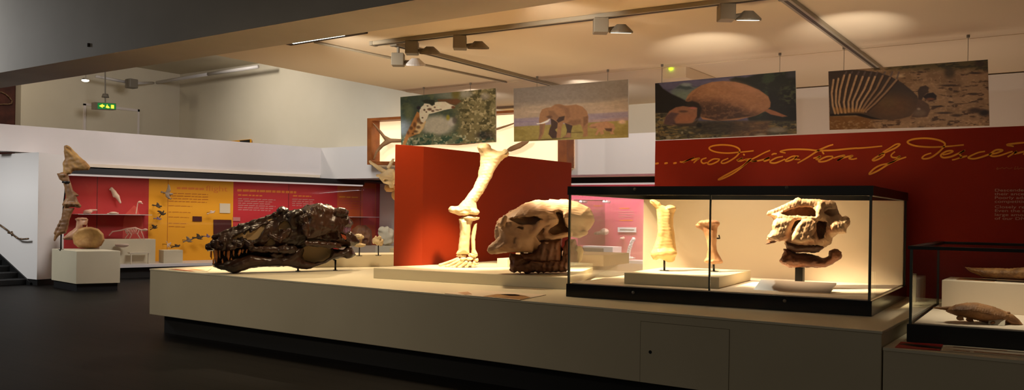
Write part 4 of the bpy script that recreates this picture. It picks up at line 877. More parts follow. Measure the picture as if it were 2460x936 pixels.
# ridges, lumps and bars
s.cap((*T1([(650, 475)])[0], -36), (*T1([(770, 385)])[0], -34), 5, 6, 3); s.cap((*T1([(770, 385)])[0], -34), (*T1([(880, 240)])[0], -30), 5, 5, 3)
s.cap((*T1([(300, 480)])[0], -34), (*T1([(430, 535)])[0], -38), 5, 7, 3); s.cap((*T1([(480, 480)])[0], -36), (*T1([(540, 540)])[0], -38), 6, 8, 3)
s.cap((*T1([(130, 440)])[0], -18), (*T1([(420, 318)])[0], -16), 7, 6, 4); s.cap((*T1([(420, 318)])[0], -16), (*T1([(800, 205)])[0], -16), 6, 7, 4)
for q in ((150, 530, -30, 16, 12), (60, 560, -12, 10, 10), (250, 500, -34, 12, 9), (330, 560, -34, 14, 8), (230, 570, -32, 12, 8)): s.ell((*T1([q[:2]])[0], q[2]), (q[3], q[4], 10), 4)
s.ell((678, 505, -14), (15, 8, 18), 4); s.ell((662, 515, -22), (9, 7, 10), 3); s.ell((715, 515, -28), (18, 12, 14), 6); s.ell((700, 525, -34), (10, 16, 9), 4)
s.cap((*T1([(780, 420)])[0], -40), (*T1([(900, 470)])[0], -46), 6, 7, 3); s.cap((*T1([(900, 470)])[0], -46), (*T2([(120, 370)])[0], -44), 7, 8, 3)
s.ell((*T2([(320, 330)])[0], -50), (10, 18, 12), 4); s.ell((*T2([(480, 120)])[0], -40), (22, 14, 24), 5); s.ell((*T2([(590, 140)])[0], -44), (12, 10, 16), 3); s.ell((*T2([(720, 150)])[0], -42), (20, 12, 22), 4)
s.cap((*T2([(520, 260)])[0], -52), (*T2([(800, 250)])[0], -44), 9, 9, 6); s.cap((*T2([(360, 440)])[0], -50), (*T2([(690, 330)])[0], -50), 6, 6, 4)
s.cap((*T2([(340, 510)])[0], -52), (*T2([(700, 540)])[0], -46), 7, 7, 4); s.cap((*T2([(500, 380)])[0], -44), (*T2([(500, 440)])[0], -44), 4, 4, 2)
s.cap((*T2([(840, 420)])[0], -28), (*T2([(935, 505)])[0], -22), 9, 5, 4); s.cap((*T1([(560, 580)])[0], -36), (*T2([(170, 590)])[0], -44), 7, 9, 4); s.ell((*T2([(70, 590)])[0], -42), (14, 11, 14), 4)
s.ell((*T2([(640, 320)])[0], -54), (20, 6, 8), 3); s.ell((*T2([(420, 180)])[0], -50), (16, 10, 14), 4); s.ell((*T2([(290, 230)])[0], -46), (14, 12, 12), 4)
s.rough(1.2, 22, 3).rough(.8, 9, 5)
s.build('cranium', 'trex', t)
s = TS(-60, 66)
jaw = T1([(95, 762), (100, 735), (130, 745), (250, 742), (340, 722), (430, 690), (500, 650), (545, 625), (620, 640), (760, 655), (900, 640), (980, 620)]) + T2([(180, 560), (280, 545), (300, 560), (275, 620), (272, 665), (320, 715), (420, 742), (520, 722), (590, 682), (622, 605), (600, 560), (690, 580), (760, 590), (800, 545), (870, 560), (895, 620), (908, 648), (862, 684), (740, 682), (640, 702), (560, 748), (420, 795), (340, 818), (250, 818), (190, 802)]) + T1([(980, 786), (700, 792), (640, 792), (560, 806), (420, 852), (350, 870), (240, 832), (120, 795)])
s.pil(jaw, 30, 15, w0=-14); s.ell((*T1([(520, 735)])[0], -34), (9, 6, 8), 3); s.ell((*T1([(440, 760)])[0], -34), (10, 8, 9), 3); s.ell((*T1([(860, 650)])[0], -36), (18, 7, 8), 3); s.ell((*T2([(820, 630)])[0], -30), (14, 12, 14), 4)
s.cap((*T1([(180, 780)])[0], -26), (*T1([(560, 690)])[0], -30), 7, 8, 4); s.ell((*T2([(60, 720)])[0], -34), (22, 10, 10), 5)
s.rough(.9, 20, 8).rough(.5, 10, 9)
s.build('lower_jaw', 'trex', t, clip_z=ZT + .001)
s = TS(-34, 0, 1.6); s.ext(T1([(300, 470), (520, 340), (800, 220), (980, 215), (1050, 330), (860, 570), (640, 570), (480, 500)]), -24, -18); s.build('infill_panel', 'infill', t, label='beige infill seen through the skull openings')
s = TS(10, 30, 1.6); s.ext(T2([(250, 560), (300, 520), (640, 520), (640, 640), (560, 735), (420, 780), (300, 760), (250, 680)]) + T2([(250, 600)]), 16, 22); s.build('infill_panel', 'infill', t, label='brown infill behind the rear jaw opening')
s = TS(-30, 30); s.pil(T1([(105, 600), (540, 595), (980, 600)]) + T2([(200, 560), (290, 540), (300, 600), (280, 660), (260, 800)]) + T1([(980, 760), (700, 760), (520, 770), (300, 790), (130, 760)]), 18, 8, w0=6); s.build('jaw_gap_shade', 'trexd', t, label='black block standing for the shade between the jaws')  # solid black fill painting the shade between the jaws
teeth = [((85, 625), (92, 700), 2.7), ((140, 615), (150, 745), 4.6), ((185, 610), (190, 690), 2.6), ((290, 620), (292, 712), 4.2), ((240, 612), (244, 660), 2.4), ((350, 612), (356, 665), 2.4), ((425, 605), (412, 664), 3.6), ((462, 600), (455, 628), 2.6), ((510, 600), (505, 630), 2.2), ((115, 745), (118, 690), 2.4), ((330, 725), (325, 680), 2.2), ((222, 742), (220, 690), 2.2)]
for k, (a, b, r) in enumerate(teeth):
    a = T1([a])[0]; b = T1([b])[0]; s = Sculpt(A, TD, (a[0] - 9, a[0] + 9), (min(a[1], b[1]) - 7, max(a[1], b[1]) + 5), (-42, -18), .8, tilt=.55, tx=561)
    m_ = ((a[0] + b[0]) / 2 - 1, (a[1] + b[1]) / 2); wq = -28 if k not in (0, 2) else -26
    s.chain([(a[0], a[1] - 2 if a[1] < b[1] else a[1] + 2, wq), (*m_, wq), (*b, wq + 1)], [r, r * .9, .8], 1.); s.build('tooth', 'tooth', t)
for k, (x, y0, y1) in enumerate(((806, 624, 648), (716, 640, 646))):
    wq = 8; s = Sculpt(A, TD, (0, 1), (0, 1), (0, 1), 1, tilt=.55, tx=561); a = s.pt(x, y0, wq); b = a.copy(); b[2] = ZT
    part('mount_post', MB().cyl(a, b, .012).cyl(a + [0, 0, -.005], a + [-.09, -.02, .03], .010).cyl(b, b + [0, 0, .006], .03), 'steel', t, True)

# ================================================================== elephant skull
E3 = lambda l: zz(l, 1160, 470, 4.68)
A = P(1262, 656.5, Z=ZS); ED = dep(A)
t = thing('elephant_skull', 'large pale elephant skull with dark lower jaw on the low riser', 'skull', tuple(A))
def ES(h=2.0, w0=-74, w1=80): return Sculpt(A, ED, (1160, 1436), (472, 664), (w0, w1), h, tilt=.42, tx=1262)
cr = E3([(40, 605), (110, 570), (170, 480), (150, 470), (145, 370), (155, 290), (200, 245), (300, 190), (430, 105), (530, 65), (640, 48), (780, 52), (960, 48), (1080, 72), (1180, 130), (1250, 220), (1258, 290), (1212, 360), (1165, 400), (1172, 440), (1080, 475), (980, 460), (900, 458), (890, 480), (885, 560), (800, 640), (720, 650), (600, 640), (540, 640), (300, 632), (180, 652), (110, 652), (50, 628)])
s = ES(); s.pil(cr, 60, 58, w0=4); s.pil(E3([(155, 290), (300, 190), (430, 105), (640, 48), (960, 48), (1180, 130), (1258, 260), (1180, 390), (960, 420), (700, 340), (500, 400), (250, 380)]), 64, 40, w0=8, k=8)
s.pil(E3([(160, 340), (520, 350), (600, 450), (560, 640), (300, 630), (180, 650), (50, 620), (110, 570), (175, 480)]), 44, 30, w0=-22, k=6)
s.ext(E3([(300, 258), (385, 236), (410, 252), (480, 232), (580, 230), (664, 262), (640, 292), (605, 322), (540, 328), (450, 322), (370, 306), (320, 280)]), -100, -16, k=6, cut=True)
s.ext(E3([(365, 362), (400, 344), (455, 355), (450, 378), (400, 376)]), -100, -40, k=3, cut=True)
s.ext(E3([(815, 185), (855, 178), (900, 205), (915, 270), (930, 340), (978, 372), (975, 440), (890, 438), (840, 440), (780, 445), (745, 420), (735, 370), (790, 320), (845, 315), (850, 270), (830, 225)]), -100, 16, k=6, cut=True)
s.ext(E3([(640, 380), (690, 350), (760, 310), (720, 380), (690, 400), (700, 440), (770, 490), (880, 480), (870, 520), (640, 520), (600, 450)]), -100, -30, k=6, cut=True)
s.chain([(*E3([(690, 420)])[0], -46), (*E3([(720, 455)])[0], -50), (*E3([(790, 468)])[0], -50), (*E3([(870, 450)])[0], -46), (*E3([(980, 430)])[0], -40)], [5, 5.5, 5, 4.5, 6], 3)
s.chain([(*E3([(700, 400)])[0], -44), (*E3([(720, 360)])[0], -46), (*E3([(790, 310)])[0], -42)], [5, 6, 7], 4)
s.cap((*E3([(370, 490)])[0], -56), (*E3([(310, 560)])[0], -56), 6, 6, 4); s.cap((*E3([(420, 470)])[0], -58), (*E3([(390, 580)])[0], -58), 7, 7, 4); s.cap((*E3([(400, 390)])[0], -52), (*E3([(410, 470)])[0], -56), 7, 7, 5)
s.cap((*E3([(360, 480)])[0], -64), (*E3([(340, 560)])[0], -64), 2.4, 2.4, 2, cut=True); s.cap((*E3([(345, 575)])[0], -66), (*E3([(230, 615)])[0], -56), 2.2, 2., 2, cut=True)
s.cap((*E3([(110, 600)])[0], -36), (*E3([(230, 500)])[0], -42), 12, 14, 5); s.ell((*E3([(180, 410)])[0], -26), (10, 22, 12), 4); s.ell((*E3([(160, 450)])[0], -20), (6, 9, 8), 2)
s.ell((*E3([(1120, 415)])[0], -26), (14, 8, 14), 4); s.cap((*E3([(250, 245)])[0], -46), (*E3([(220, 320)])[0], -48), 6, 7, 4); s.cap((*E3([(640, 320)])[0], -54), (*E3([(560, 420)])[0], -52), 8, 9, 6)
s.ext(E3([(930, 130), (975, 120), (960, 140)]), -100, -46, k=1, cut=True)
s.rough(1.0, 34, 2).rough(.5, 10, 4); s.build('cranium', 'elec', t)
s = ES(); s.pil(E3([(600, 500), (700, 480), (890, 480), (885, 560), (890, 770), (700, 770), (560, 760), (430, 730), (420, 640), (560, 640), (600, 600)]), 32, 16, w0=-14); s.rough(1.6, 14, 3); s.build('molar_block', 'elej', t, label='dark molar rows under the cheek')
s = ES()
s.pil(E3([(300, 640), (380, 660), (450, 650), (600, 680), (740, 720), (860, 740), (900, 690), (920, 560), (980, 490), (1045, 480), (1058, 560), (1110, 568), (1135, 620), (1110, 730), (1070, 760), (990, 780), (940, 856), (760, 862), (560, 858), (500, 884), (470, 868), (430, 850), (420, 868), (390, 848), (320, 856), (298, 800), (315, 730)]), 34, 22, w0=-10)
s.ell((*E3([(360, 790)])[0], -26), (12, 14, 16), 4); s.cap((*E3([(420, 800)])[0], -36), (*E3([(900, 790)])[0], -40), 11, 12, 6); s.cap((*E3([(940, 760)])[0], -34), (*E3([(960, 540)])[0], -28), 12, 10, 6); s.ell((*E3([(330, 700)])[0], -20), (8, 10, 10), 3)
s.cap((*E3([(380, 770)])[0], -50), (*E3([(620, 690)])[0], -30), 7, 6, 3, cut=True)
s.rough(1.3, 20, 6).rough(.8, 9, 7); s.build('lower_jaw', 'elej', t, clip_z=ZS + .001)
s = ES(1.6); s.pil(E3([(1030, 600), (1060, 560), (1112, 566), (1136, 620), (1112, 728), (1072, 758), (1050, 700)]), 12, 8, w0=-30); s.build('jaw_ramus', 'bone', t, label='pale rear flange of the lower jaw')

# ================================================================== standing leg bones
L4 = lambda l: zz(l, 1030, 335, 2.925)
A = P(1105, 641, Z=ZS); LD = dep(A)
t = thing('leg_bones', 'tall pale mounted elephant leg bones before the orange panel', 'mounted bones', tuple(A))
def LS(x, y, w0=-34, w1=34, h=1.5): return Sculpt(A, LD, x, y, (w0, w1), h)
s = LS((1070, 1228), (338, 524))
s.pil(L4([(343, 55), (362, 36), (395, 28), (430, 40), (442, 62), (480, 78), (535, 82), (552, 74), (560, 90), (548, 118), (505, 155), (470, 205), (425, 300), (372, 390), (335, 440), (338, 480), (350, 510), (335, 532), (265, 532), (215, 536), (180, 520), (142, 506), (138, 488), (160, 474), (208, 464), (250, 420), (308, 342), (345, 262), (360, 172), (362, 115)]), 21, 20, w0=0)
s.ell((1163, 354, -6), (15, 10, 18), 4); s.ell((1214, 367, 2), (8, 9, 14), 4); s.ell((1088, 503, -8), (11, 8, 16), 3); s.ell((1140, 509, -8), (12, 8, 20), 3); s.ell((1115, 512, -10), (10, 6, 10), 3)
s.rough(.5, 30, 1).rough(.35, 9, 4); s.build('femur', 'bone', t)
s = LS((1090, 1156), (514, 618)); s.pil(L4([(208, 556), (250, 542), (310, 538), (356, 548), (352, 562), (310, 572), (300, 600), (290, 700), (286, 770), (288, 806), (200, 810), (190, 800), (206, 778), (219, 640), (214, 580)]), 17, 15); s.ell((1130, 523, -4), (20, 5, 20), 3); s.cap((1112, 535, -14), (1118, 560, -14), 4, 3, 4)
s.cap((1124, 540, -22), (1115, 548, -22), 3, 3, 2, cut=True); s.rough(.45, 12, 2); s.build('tibia', 'bone', t)
s = LS((1122, 1156), (528, 616)); s.pil(L4([(318, 592), (340, 584), (338, 620), (326, 700), (328, 770), (346, 806), (330, 816), (298, 808), (300, 770), (296, 690), (304, 640)]), 7, 6, w0=-6); s.build('fibula', 'bone', t)
rngt = random.Random(4)
for k, (cx, cy, rx, ry, wq) in enumerate(((232, 815, 34, 12, 0), (310, 812, 34, 16, -4), (285, 838, 26, 14, -12), (330, 845, 20, 16, 2), (242, 840, 24, 14, -14), (330, 872, 18, 12, 4))):
    x, y = L4([(cx, cy)])[0]; s = LS((x - 16, x + 16), (y - 10, y + 10), wq - 16, wq + 16, 1.); s.ell((x, y, wq), (rx / 2.925, ry / 2.925, 9), 1).rough(.5, 8, k); s.build('ankle_bone', 'bone', t)
for k, (a, b, wq) in enumerate((((205, 838), (80, 886), -4), ((215, 850), (125, 896), -10), ((235, 856), (172, 902), -16), ((262, 862), (215, 902), -18), ((290, 866), (262, 898), -16), ((318, 866), (306, 896), -8))):
    (x0_, y0), (x1_, y1) = L4([a])[0], L4([b])[0]; m_ = (x0_ * .55 + x1_ * .45, y0 * .6 + y1 * .4)
    s = LS((min(x0_, x1_) - 10, max(x0_, x1_) + 10), (min(y0, y1) - 9, max(y0, y1) + 6), wq - 10, wq + 10, 1.); s.chain([(x0_, y0, wq), (*m_, wq), (x1_, y1 - 2, wq)], [4.6, 3.2, 3.4], 1.5); s.ell((x1_ + 1, y1 - 2.4, wq), (5, 3.2, 4.5), 1.5); s.build('toe_bone', 'bone', t, clip_z=ZS + .001)
b = P(1128, 600, Y=A[1] + .2)

# ================================================================== bones and fossil skull in the large case
def bone_on_post(pts, A_px, zt_, m, label, T, R, extra, px, seed):
    A = P(*A_px, Z=zt_); D = dep(A); t = thing('mounted_bone', label, 'bone', tuple(A))
    xs = [p[0] for p in pts]; ys = [p[1] for p in pts]
    s = Sculpt(A, D, (min(xs) - 6, max(xs) + 6), (min(ys) - 6, max(ys) + 6), (-T - 12, T + 12), 1.4); s.pil(pts, T, R); extra(s); s.rough(.35, 26, seed).rough(.22, 9, seed + 1); s.build('bone', m, t)
    z1 = s.pt(px[0], px[1], 0); part('post', MB().cyl((A[0], A[1], zt_), z1, .010).cyl((A[0], A[1], zt_), (A[0], A[1], zt_ + .006), .045), 'steel', t, True)
    return t, s
C5 = lambda l: zz(l, 1540, 460, 4.07)
def exa(s):
    s.ell((1612, 500, -6), (12, 8, 15), 4); s.ell((1600, 608, -8), (26, 13, 20), 5); s.cap((1588, 515, -8), (1588, 560, -10), 7, 7, 5); s.cap((1566, 484, 0), (1580, 496, 0), 5, 7, 3)
bone_on_post(C5([(88, 82), (130, 78), (185, 105), (200, 128), (240, 143), (290, 133), (338, 148), (342, 170), (330, 200), (318, 250), (314, 330), (328, 400), (332, 470), (346, 570), (342, 610), (330, 672), (310, 690), (260, 690), (220, 668), (180, 655), (150, 670), (118, 664), (95, 620), (95, 592), (115, 560), (148, 470), (164, 380), (156, 250), (148, 170), (112, 112)]), (1596, 650), zt3, 'bonegold', 'tall golden bone on a short post at left in the large case', 17, 15, exa, (1596, 618), 3)
def exb(s):
    s.ell((1702, 535, -2), (26, 8, 18), 3); s.ell((1716, 628, -3), (18, 6, 14), 3); s.cap((1708, 556, -8), (1710, 600, -8), 6, 6, 5)
tB, sB = bone_on_post(C5([(528, 326), (545, 312), (590, 290), (660, 274), (720, 279), (766, 300), (768, 325), (748, 350), (742, 420), (735, 520), (746, 580), (790, 668), (798, 692), (760, 706), (690, 696), (620, 694), (612, 672), (640, 640), (652, 570), (640, 470), (612, 400), (590, 372), (545, 352)]), (1715, 652), zt3, 'bonered', 'shorter brown flared bone on a post behind the glass joint', 13, 12, exb, (1714, 626), 6)
a = sB.pt(1716, 572, 14); b = sB.pt(1729, 572, -4); part('mount_clip', MB().cyl(a, b, .007).cyl(b, sB.pt(1727, 564, -6), .006), 'steel', tB, True)

C6 = lambda l: zz(l, 1800, 460, 3.6)
A = P(1921, 690, Z=.93); GD = dep(A)
t = thing('fossil_skull', 'tan fossil skull with deep flanges on a dark post', 'fossil skull', tuple(A))
def GS(w0=-56, w1=50, h=1.5): return Sculpt(A, GD, (1826, 2050), (470, 648), (w0, w1), h, tilt=.15, tx=1921)
s = GS()
s.pil(C6([(155, 195), (230, 160), (330, 95), (430, 75), (480, 70), (560, 65), (640, 70), (680, 85), (755, 105), (762, 140), (775, 180), (800, 215), (870, 230), (872, 285), (845, 320), (840, 360), (770, 365), (720, 400), (710, 450), (640, 490), (600, 525), (560, 530), (500, 520), (430, 500), (330, 480), (305, 450), (310, 428), (240, 425), (180, 436), (150, 415), (155, 385), (200, 330), (195, 290), (210, 240), (180, 208)]), 38, 26, w0=4)
s.ext(C6([(270, 190), (300, 168), (370, 138), (450, 123), (540, 123), (580, 172), (592, 212), (500, 225), (420, 205), (320, 212)]), -80, 14, k=3, cut=True)
s.ext(C6([(575, 275), (600, 250), (670, 262), (665, 330), (640, 400), (600, 410), (580, 340)]), -80, 6, k=3, cut=True)
s.ext(C6([(640, 180), (680, 150), (760, 150), (780, 200), (700, 215)]), -80, -4, k=3, cut=True)
s.ext(C6([(300, 345), (335, 350), (330, 378), (308, 372)]), -80, 0, k=1, cut=True)
s.ext(C6([(395, 250), (412, 222), (448, 226), (440, 270), (388, 318), (362, 360), (368, 310)]), -80, -4, k=2, cut=True)
s.pil(C6([(450, 246), (500, 232), (545, 236), (578, 262), (582, 320), (548, 380), (570, 405), (560, 425), (440, 446), (362, 428), (366, 380), (402, 300)]), 12, 9, w0=-38, k=2)
s.pil(C6([(215, 240), (300, 220), (400, 222), (380, 280), (350, 360), (345, 405), (260, 432), (165, 415), (155, 390), (205, 330), (195, 292)]), 18, 14, w0=-26, k=3)
s.cap((*C6([(170, 192)])[0], -12), (*C6([(420, 95)])[0], -24), 6, 10, 5); s.cap((*C6([(420, 95)])[0], -24), (*C6([(720, 110)])[0], -20), 10, 9, 5); s.cap((*C6([(620, 110)])[0], -30), (*C6([(600, 215)])[0], -36), 8, 8, 4)
s.cap((*C6([(260, 222)])[0], -30), (*C6([(570, 232)])[0], -38), 4, 5, 3); s.ell((*C6([(745, 310)])[0], -26), (20, 14, 18), 5); s.ell((*C6([(830, 260)])[0], -10), (12, 14, 14), 4)
s.rough(.55, 20, 12).rough(.5, 7, 13); s.build('cranium', 'gly', t)
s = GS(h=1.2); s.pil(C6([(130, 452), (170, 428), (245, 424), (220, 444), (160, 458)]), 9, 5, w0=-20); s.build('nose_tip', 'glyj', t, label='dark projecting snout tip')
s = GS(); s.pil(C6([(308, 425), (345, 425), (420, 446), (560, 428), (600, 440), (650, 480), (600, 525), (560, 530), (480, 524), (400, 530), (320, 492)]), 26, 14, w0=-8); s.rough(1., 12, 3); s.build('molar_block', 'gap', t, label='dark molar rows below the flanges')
s = GS(); s.pil(C6([(290, 490), (335, 498), (400, 528), (480, 530), (560, 545), (645, 574), (690, 550), (688, 512), (720, 498), (755, 496), (798, 520), (804, 560), (790, 582), (720, 625), (660, 655), (340, 656), (285, 632), (260, 600), (285, 550), (300, 515)]), 26, 16, w0=0)
s.cap((*C6([(400, 605)])[0], -26), (*C6([(640, 620)])[0], -24), 8, 6, 4); s.ell((*C6([(310, 590)])[0], -20), (10, 12, 12), 4); s.ell((*C6([(745, 545)])[0], -12), (14, 14, 16), 4); s.cap((*C6([(345, 545)])[0], -34), (*C6([(600, 570)])[0], -34), 4, 4, 3, cut=True)
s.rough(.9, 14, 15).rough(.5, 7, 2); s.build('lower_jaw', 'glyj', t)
tp_ = s.pt(1921, 642, 0); part('post', MB().box((A[0] - .034, A[1] - .034, .929), (A[0] + .034, A[1] + .034, tp_[2])), 'steel', t, bevel=.003)

# ================================================================== low case: armadillo and carapace piece
A = P(2370, 776, Z=.828); AD = dep(A)
t = thing('armadillo', 'stuffed brown armadillo lying with its head to the right', 'armadillo', tuple(A))
C2 = lambda l: zz(l, 2060, 540, 2.6)
def DS(h=1.7, w0=-52, w1=52): return Sculpt(A, AD, (2232, 2470), (718, 790), (w0, w1), h, tilt=-.1, tx=2370)
s = DS(); s.pil(C2([(548, 540), (570, 515), (610, 497), (680, 484), (750, 484), (850, 508), (930, 540), (960, 552), (950, 600), (915, 612), (860, 616), (800, 610), (700, 584), (620, 568)]), 38, 26); s.rough(.4, 8, 2)
s.f = s.f + np.float32(.45) * np.sin((s.X * .93 + s.Y * .35) * 1.05).astype(np.float32); s.build('carapace', 'dillo', t, clip_z=.83)
s = DS(1.2, -26, 26); s.pil(C2([(905, 560), (930, 542), (975, 560), (1012, 592), (1036, 624), (1020, 632), (960, 628), (920, 606)]), 15, 10, w0=-8); s.ell((*C2([(938, 548)])[0], -12), (7, 3, 6), 2); s.build('head', 'dillo', t, clip_z=.83)
s = DS(1.2, -20, 20); s.chain([(*C2([(475, 516)])[0], 0), (*C2([(520, 519)])[0], 0), (*C2([(580, 522)])[0], 0)], [1.8, 3, 6], 2); s.build('tail', 'dillo', t)
for x, y, wq in ((905, 625, -24), (965, 634, -16), (640, 588, -16), (850, 622, -26), (700, 596, 8)):
    c = C2([(x, y)])[0]; s = DS(1.2, -44, 30); s.ell((c[0], c[1] - 3, wq), (9, 6, 7), 1); s.cap((c[0], c[1], wq), (c[0] + 9, c[1] + 1.5, wq - 3), 3, 1.5, 2); s.build('foot', 'dillo', t, clip_z=.829)
A = P(2400, 664, Y=7.85); A[2] = zbx; D_ = dep(A)
t_s = Sculpt(A, D_, (2308, 2530), (630, 676), (-40, 40), 1.5, tilt=-.5, tx=2400)
t_s.pil(zz([(668, 262), (720, 266), (850, 268), (960, 270), (1060, 262), (1160, 258), (1190, 300), (1120, 336), (1000, 340), (860, 334), (780, 326), (700, 290)], 2060, 540, 2.6), 26, 14)
t_s.f = t_s.f + np.float32(.8) * (np.sin(t_s.X * .7 + t_s.Y * .5) * np.sin(t_s.Y * .9 + t_s.W * .6)).astype(np.float32)
v, f = t_s.mesh(zbx + .001); tag(mesh_obj('carapace_fragment', v, f, 'scute', None, A, True), 'long scaly carapace piece lying on the cream box', 'carapace')

# ================================================================== limb fossil and vertebra on the plinth
Z2 = lambda l: zz(l, 120, 340, 3.344)
A = np.array([PC[0] - .42, PC[1] + .12, .745]); A = P(146, 599, Z=.745); D_ = dep(A)
t = thing('limb_fossil', 'tall mounted brown forelimb fossil topped by a shoulder blade', 'mounted fossil', tuple(A))
def VS(x, y, w0=-20, w1=20, h=1.1): return Sculpt(A, D_, x, y, (w0, w1), h)
s = VS((144, 222), (344, 426)); s.pil(Z2([(113, 32), (135, 26), (172, 50), (230, 110), (290, 160), (326, 205), (310, 228), (230, 232), (190, 235), (165, 262), (130, 270), (105, 255), (105, 200), (100, 180), (118, 140), (113, 80)]), 9, 9); s.cap((160, 362, -7), (205, 404, -6), 3, 2, 4); s.cap((155, 352, -8), (170, 360, -6), 3, 3, 3, cut=True); s.rough(.5, 14, 1); s.build('shoulder_blade', 'vert', t)
s = VS((134, 200), (410, 504)); s.pil(Z2([(55, 255), (100, 258), (150, 278), (166, 322), (186, 390), (236, 434), (214, 440), (225, 480), (252, 515), (245, 532), (180, 525), (120, 532), (98, 508), (105, 485), (130, 450), (115, 362), (103, 322), (75, 302)]), 9, 8); s.ell((152, 420, -3), (11, 7, 9), 3); s.ell((172, 490, -4), (20, 5, 10), 3); s.rough(.4, 12, 2); s.build('upper_bone', 'limb', t)
s = VS((122, 186), (494, 582)); s.pil(Z2([(110, 528), (200, 530), (180, 570), (160, 620), (146, 690), (130, 735), (88, 745), (58, 770), (40, 802), (28, 792), (40, 730), (70, 680), (92, 610), (100, 560)]), 8, 7); s.cap((132, 560, -4), (146, 530, -4), 3, 3, 2); s.rough(.4, 12, 4); s.build('forearm_bone', 'limb', t)
b = s.pt(147, 556, 2); c_ = b.copy(); c_[2] = .745; part('mount_post', MB().cyl(c_, b, .014).cyl(c_, c_ + [0, 0, .008], .05), 'steel', t, True)
c1_ = s.pt(150, 437, -10); c2_ = s.pt(167, 437, -10); part('mount_clip', MB().cyl(c1_, c2_, .02), 'steel', t, True)
b2 = s.pt(152, 500, 8); part('mount_rod', MB().cyl(b, b2, .012).cyl(b2, s.pt(160, 425, 8), .012), 'steel', t, True)
A = P(212, 597, Z=.745); D_ = dep(A)
t = thing('vertebra', 'large ochre vertebra with round disc face on the left plinth', 'vertebra', tuple(A))
s = Sculpt(A, D_, (144, 256), (518, 602), (-26, 40), 1.2)
s.pil(Z2([(180, 770), (190, 735), (225, 700), (275, 686), (330, 684), (390, 700), (430, 740), (440, 790), (415, 835), (370, 856), (300, 858), (225, 850), (190, 820)]), 16, 6, w0=-4)
s.ell((211, 570, -22), (30, 18, 6), 4, cut=True); s.build('disc', 'vert', t, clip_z=.746)
s = Sculpt(A, D_, (144, 256), (518, 602), (-26, 44), 1.2)
s.pil(Z2([(202, 618), (240, 610), (306, 626), (300, 660), (302, 690), (290, 720), (230, 760), (175, 790), (110, 785), (98, 778), (150, 730), (205, 690), (216, 640)]), 13, 9, w0=14); s.ell((*Z2([(255, 622)])[0], 12), (15, 4, 12), 2); s.ext(Z2([(262, 668), (295, 668), (285, 690), (262, 690)]), -30, 30, cut=True); s.rough(.5, 14, 3); s.build('neural_spine', 'bonered', t, clip_z=.746)

# ================================================================== horned skull and neck behind the orange panel
A = P(925, 440, Y=9.4); D_ = dep(A); G4 = lambda l: zz(l, 780, 360, 3.12)
t = thing('horned_skull', 'pale horned skull peering out left of the orange panel', 'skull', (A[0], A[1], ZT))
s = Sculpt(A, D_, (880, 962), (380, 450), (-26, 30), 1.0)
s.pil(G4([(395, 190), (440, 165), (480, 140), (520, 140), (540, 200), (518, 270), (480, 262), (440, 248), (420, 225)]), 14, 10); s.cap((*G4([(338, 88)])[0], -4), (*G4([(450, 165)])[0], -2), 3, 6, 3); s.cap((*G4([(480, 130)])[0], 14), (*G4([(515, 70)])[0], 16), 5, 3, 3); s.ell((*G4([(458, 228)])[0], -14), (5, 3.4, 8), 1, cut=True); s.cap((*G4([(395, 190)])[0], -8), (*G4([(470, 186)])[0], -10), 3, 4, 2); s.ell((*G4([(500, 262)])[0], -6), (6, 10, 6), 3); s.rough(.5, 9, 4); s.build('skull', 'bone', t)
s = Sculpt(A, D_, (915, 975), (436, 480), (-26, 30), 1.2); s.pil(G4([(450, 262), (520, 262), (545, 300), (535, 318), (460, 312), (445, 290)]), 10, 8, w0=6); s.build('neck_vertebra', 'vert', t)
nb = s.pt(948, 455, 8); nt_ = [nb]; 
for k in range(1, 6): nt_.append(nb + np.array([.10 * k, .06 * k, -.16 * k]))
for k in range(5): part('neck_vertebra', MB().ball((nt_[k] + nt_[k + 1]) / 2, (.11, .1, .10)), 'vert', t, True)
lo = nt_[-1]; part('mount_post', MB().cyl((lo[0], lo[1], ZT), lo, .02), 'steel', t, True); part('mount_base', MB().cyl((lo[0], lo[1], ZT), (lo[0], lo[1], ZT + .03), .15), 'steel', t, True)

# small fossils on the block behind the dark skull
for nm, px, py, lab, m in (('shell_fossil', 863, 614.5, 'pale two layered shell fossil on a thin post', 'bone'), ('small_vertebra', 909, 613.5, 'small pale knobbly vertebra on a thin post', 'bone')):
    A = P(px, py, Z=ZR); D_ = dep(A); t = thing(nm, lab, 'fossil', tuple(A)); s = Sculpt(A, D_, (px - 24, px + 24), (556, 612), (-16, 16), .9)
    if nm == 'shell_fossil':
        s.ell((861, 569, 0), (14, 5, 10), 1).ell((864, 588.5, 0), (14, 5, 10), 1).ell((860, 565, 0), (9, 4, 7), 3).cap((868, 575, 4), (867, 584, 4), 2, 2, 2)
    else:
        s.ell((900, 578, 0), (6, 8, 7), 2).ell((908, 582, -2), (6, 7, 7), 2).ell((911, 571, 0), (5, 6, 5), 2).ell((917, 580, 2), (4, 7, 6), 2).ell((914, 588, 0), (4, 3, 4), 2).ell((903, 570, 0), (3, 4, 4), 2)
    s.rough(.5, 7, 2); s.build('fossil', m, t); b = s.pt(px if nm == 'small_vertebra' else 864, 584, 0); part('post', MB().cyl(A, b, .008).cyl(A, A + [0, 0, .006], .04), 'steel', t, True)

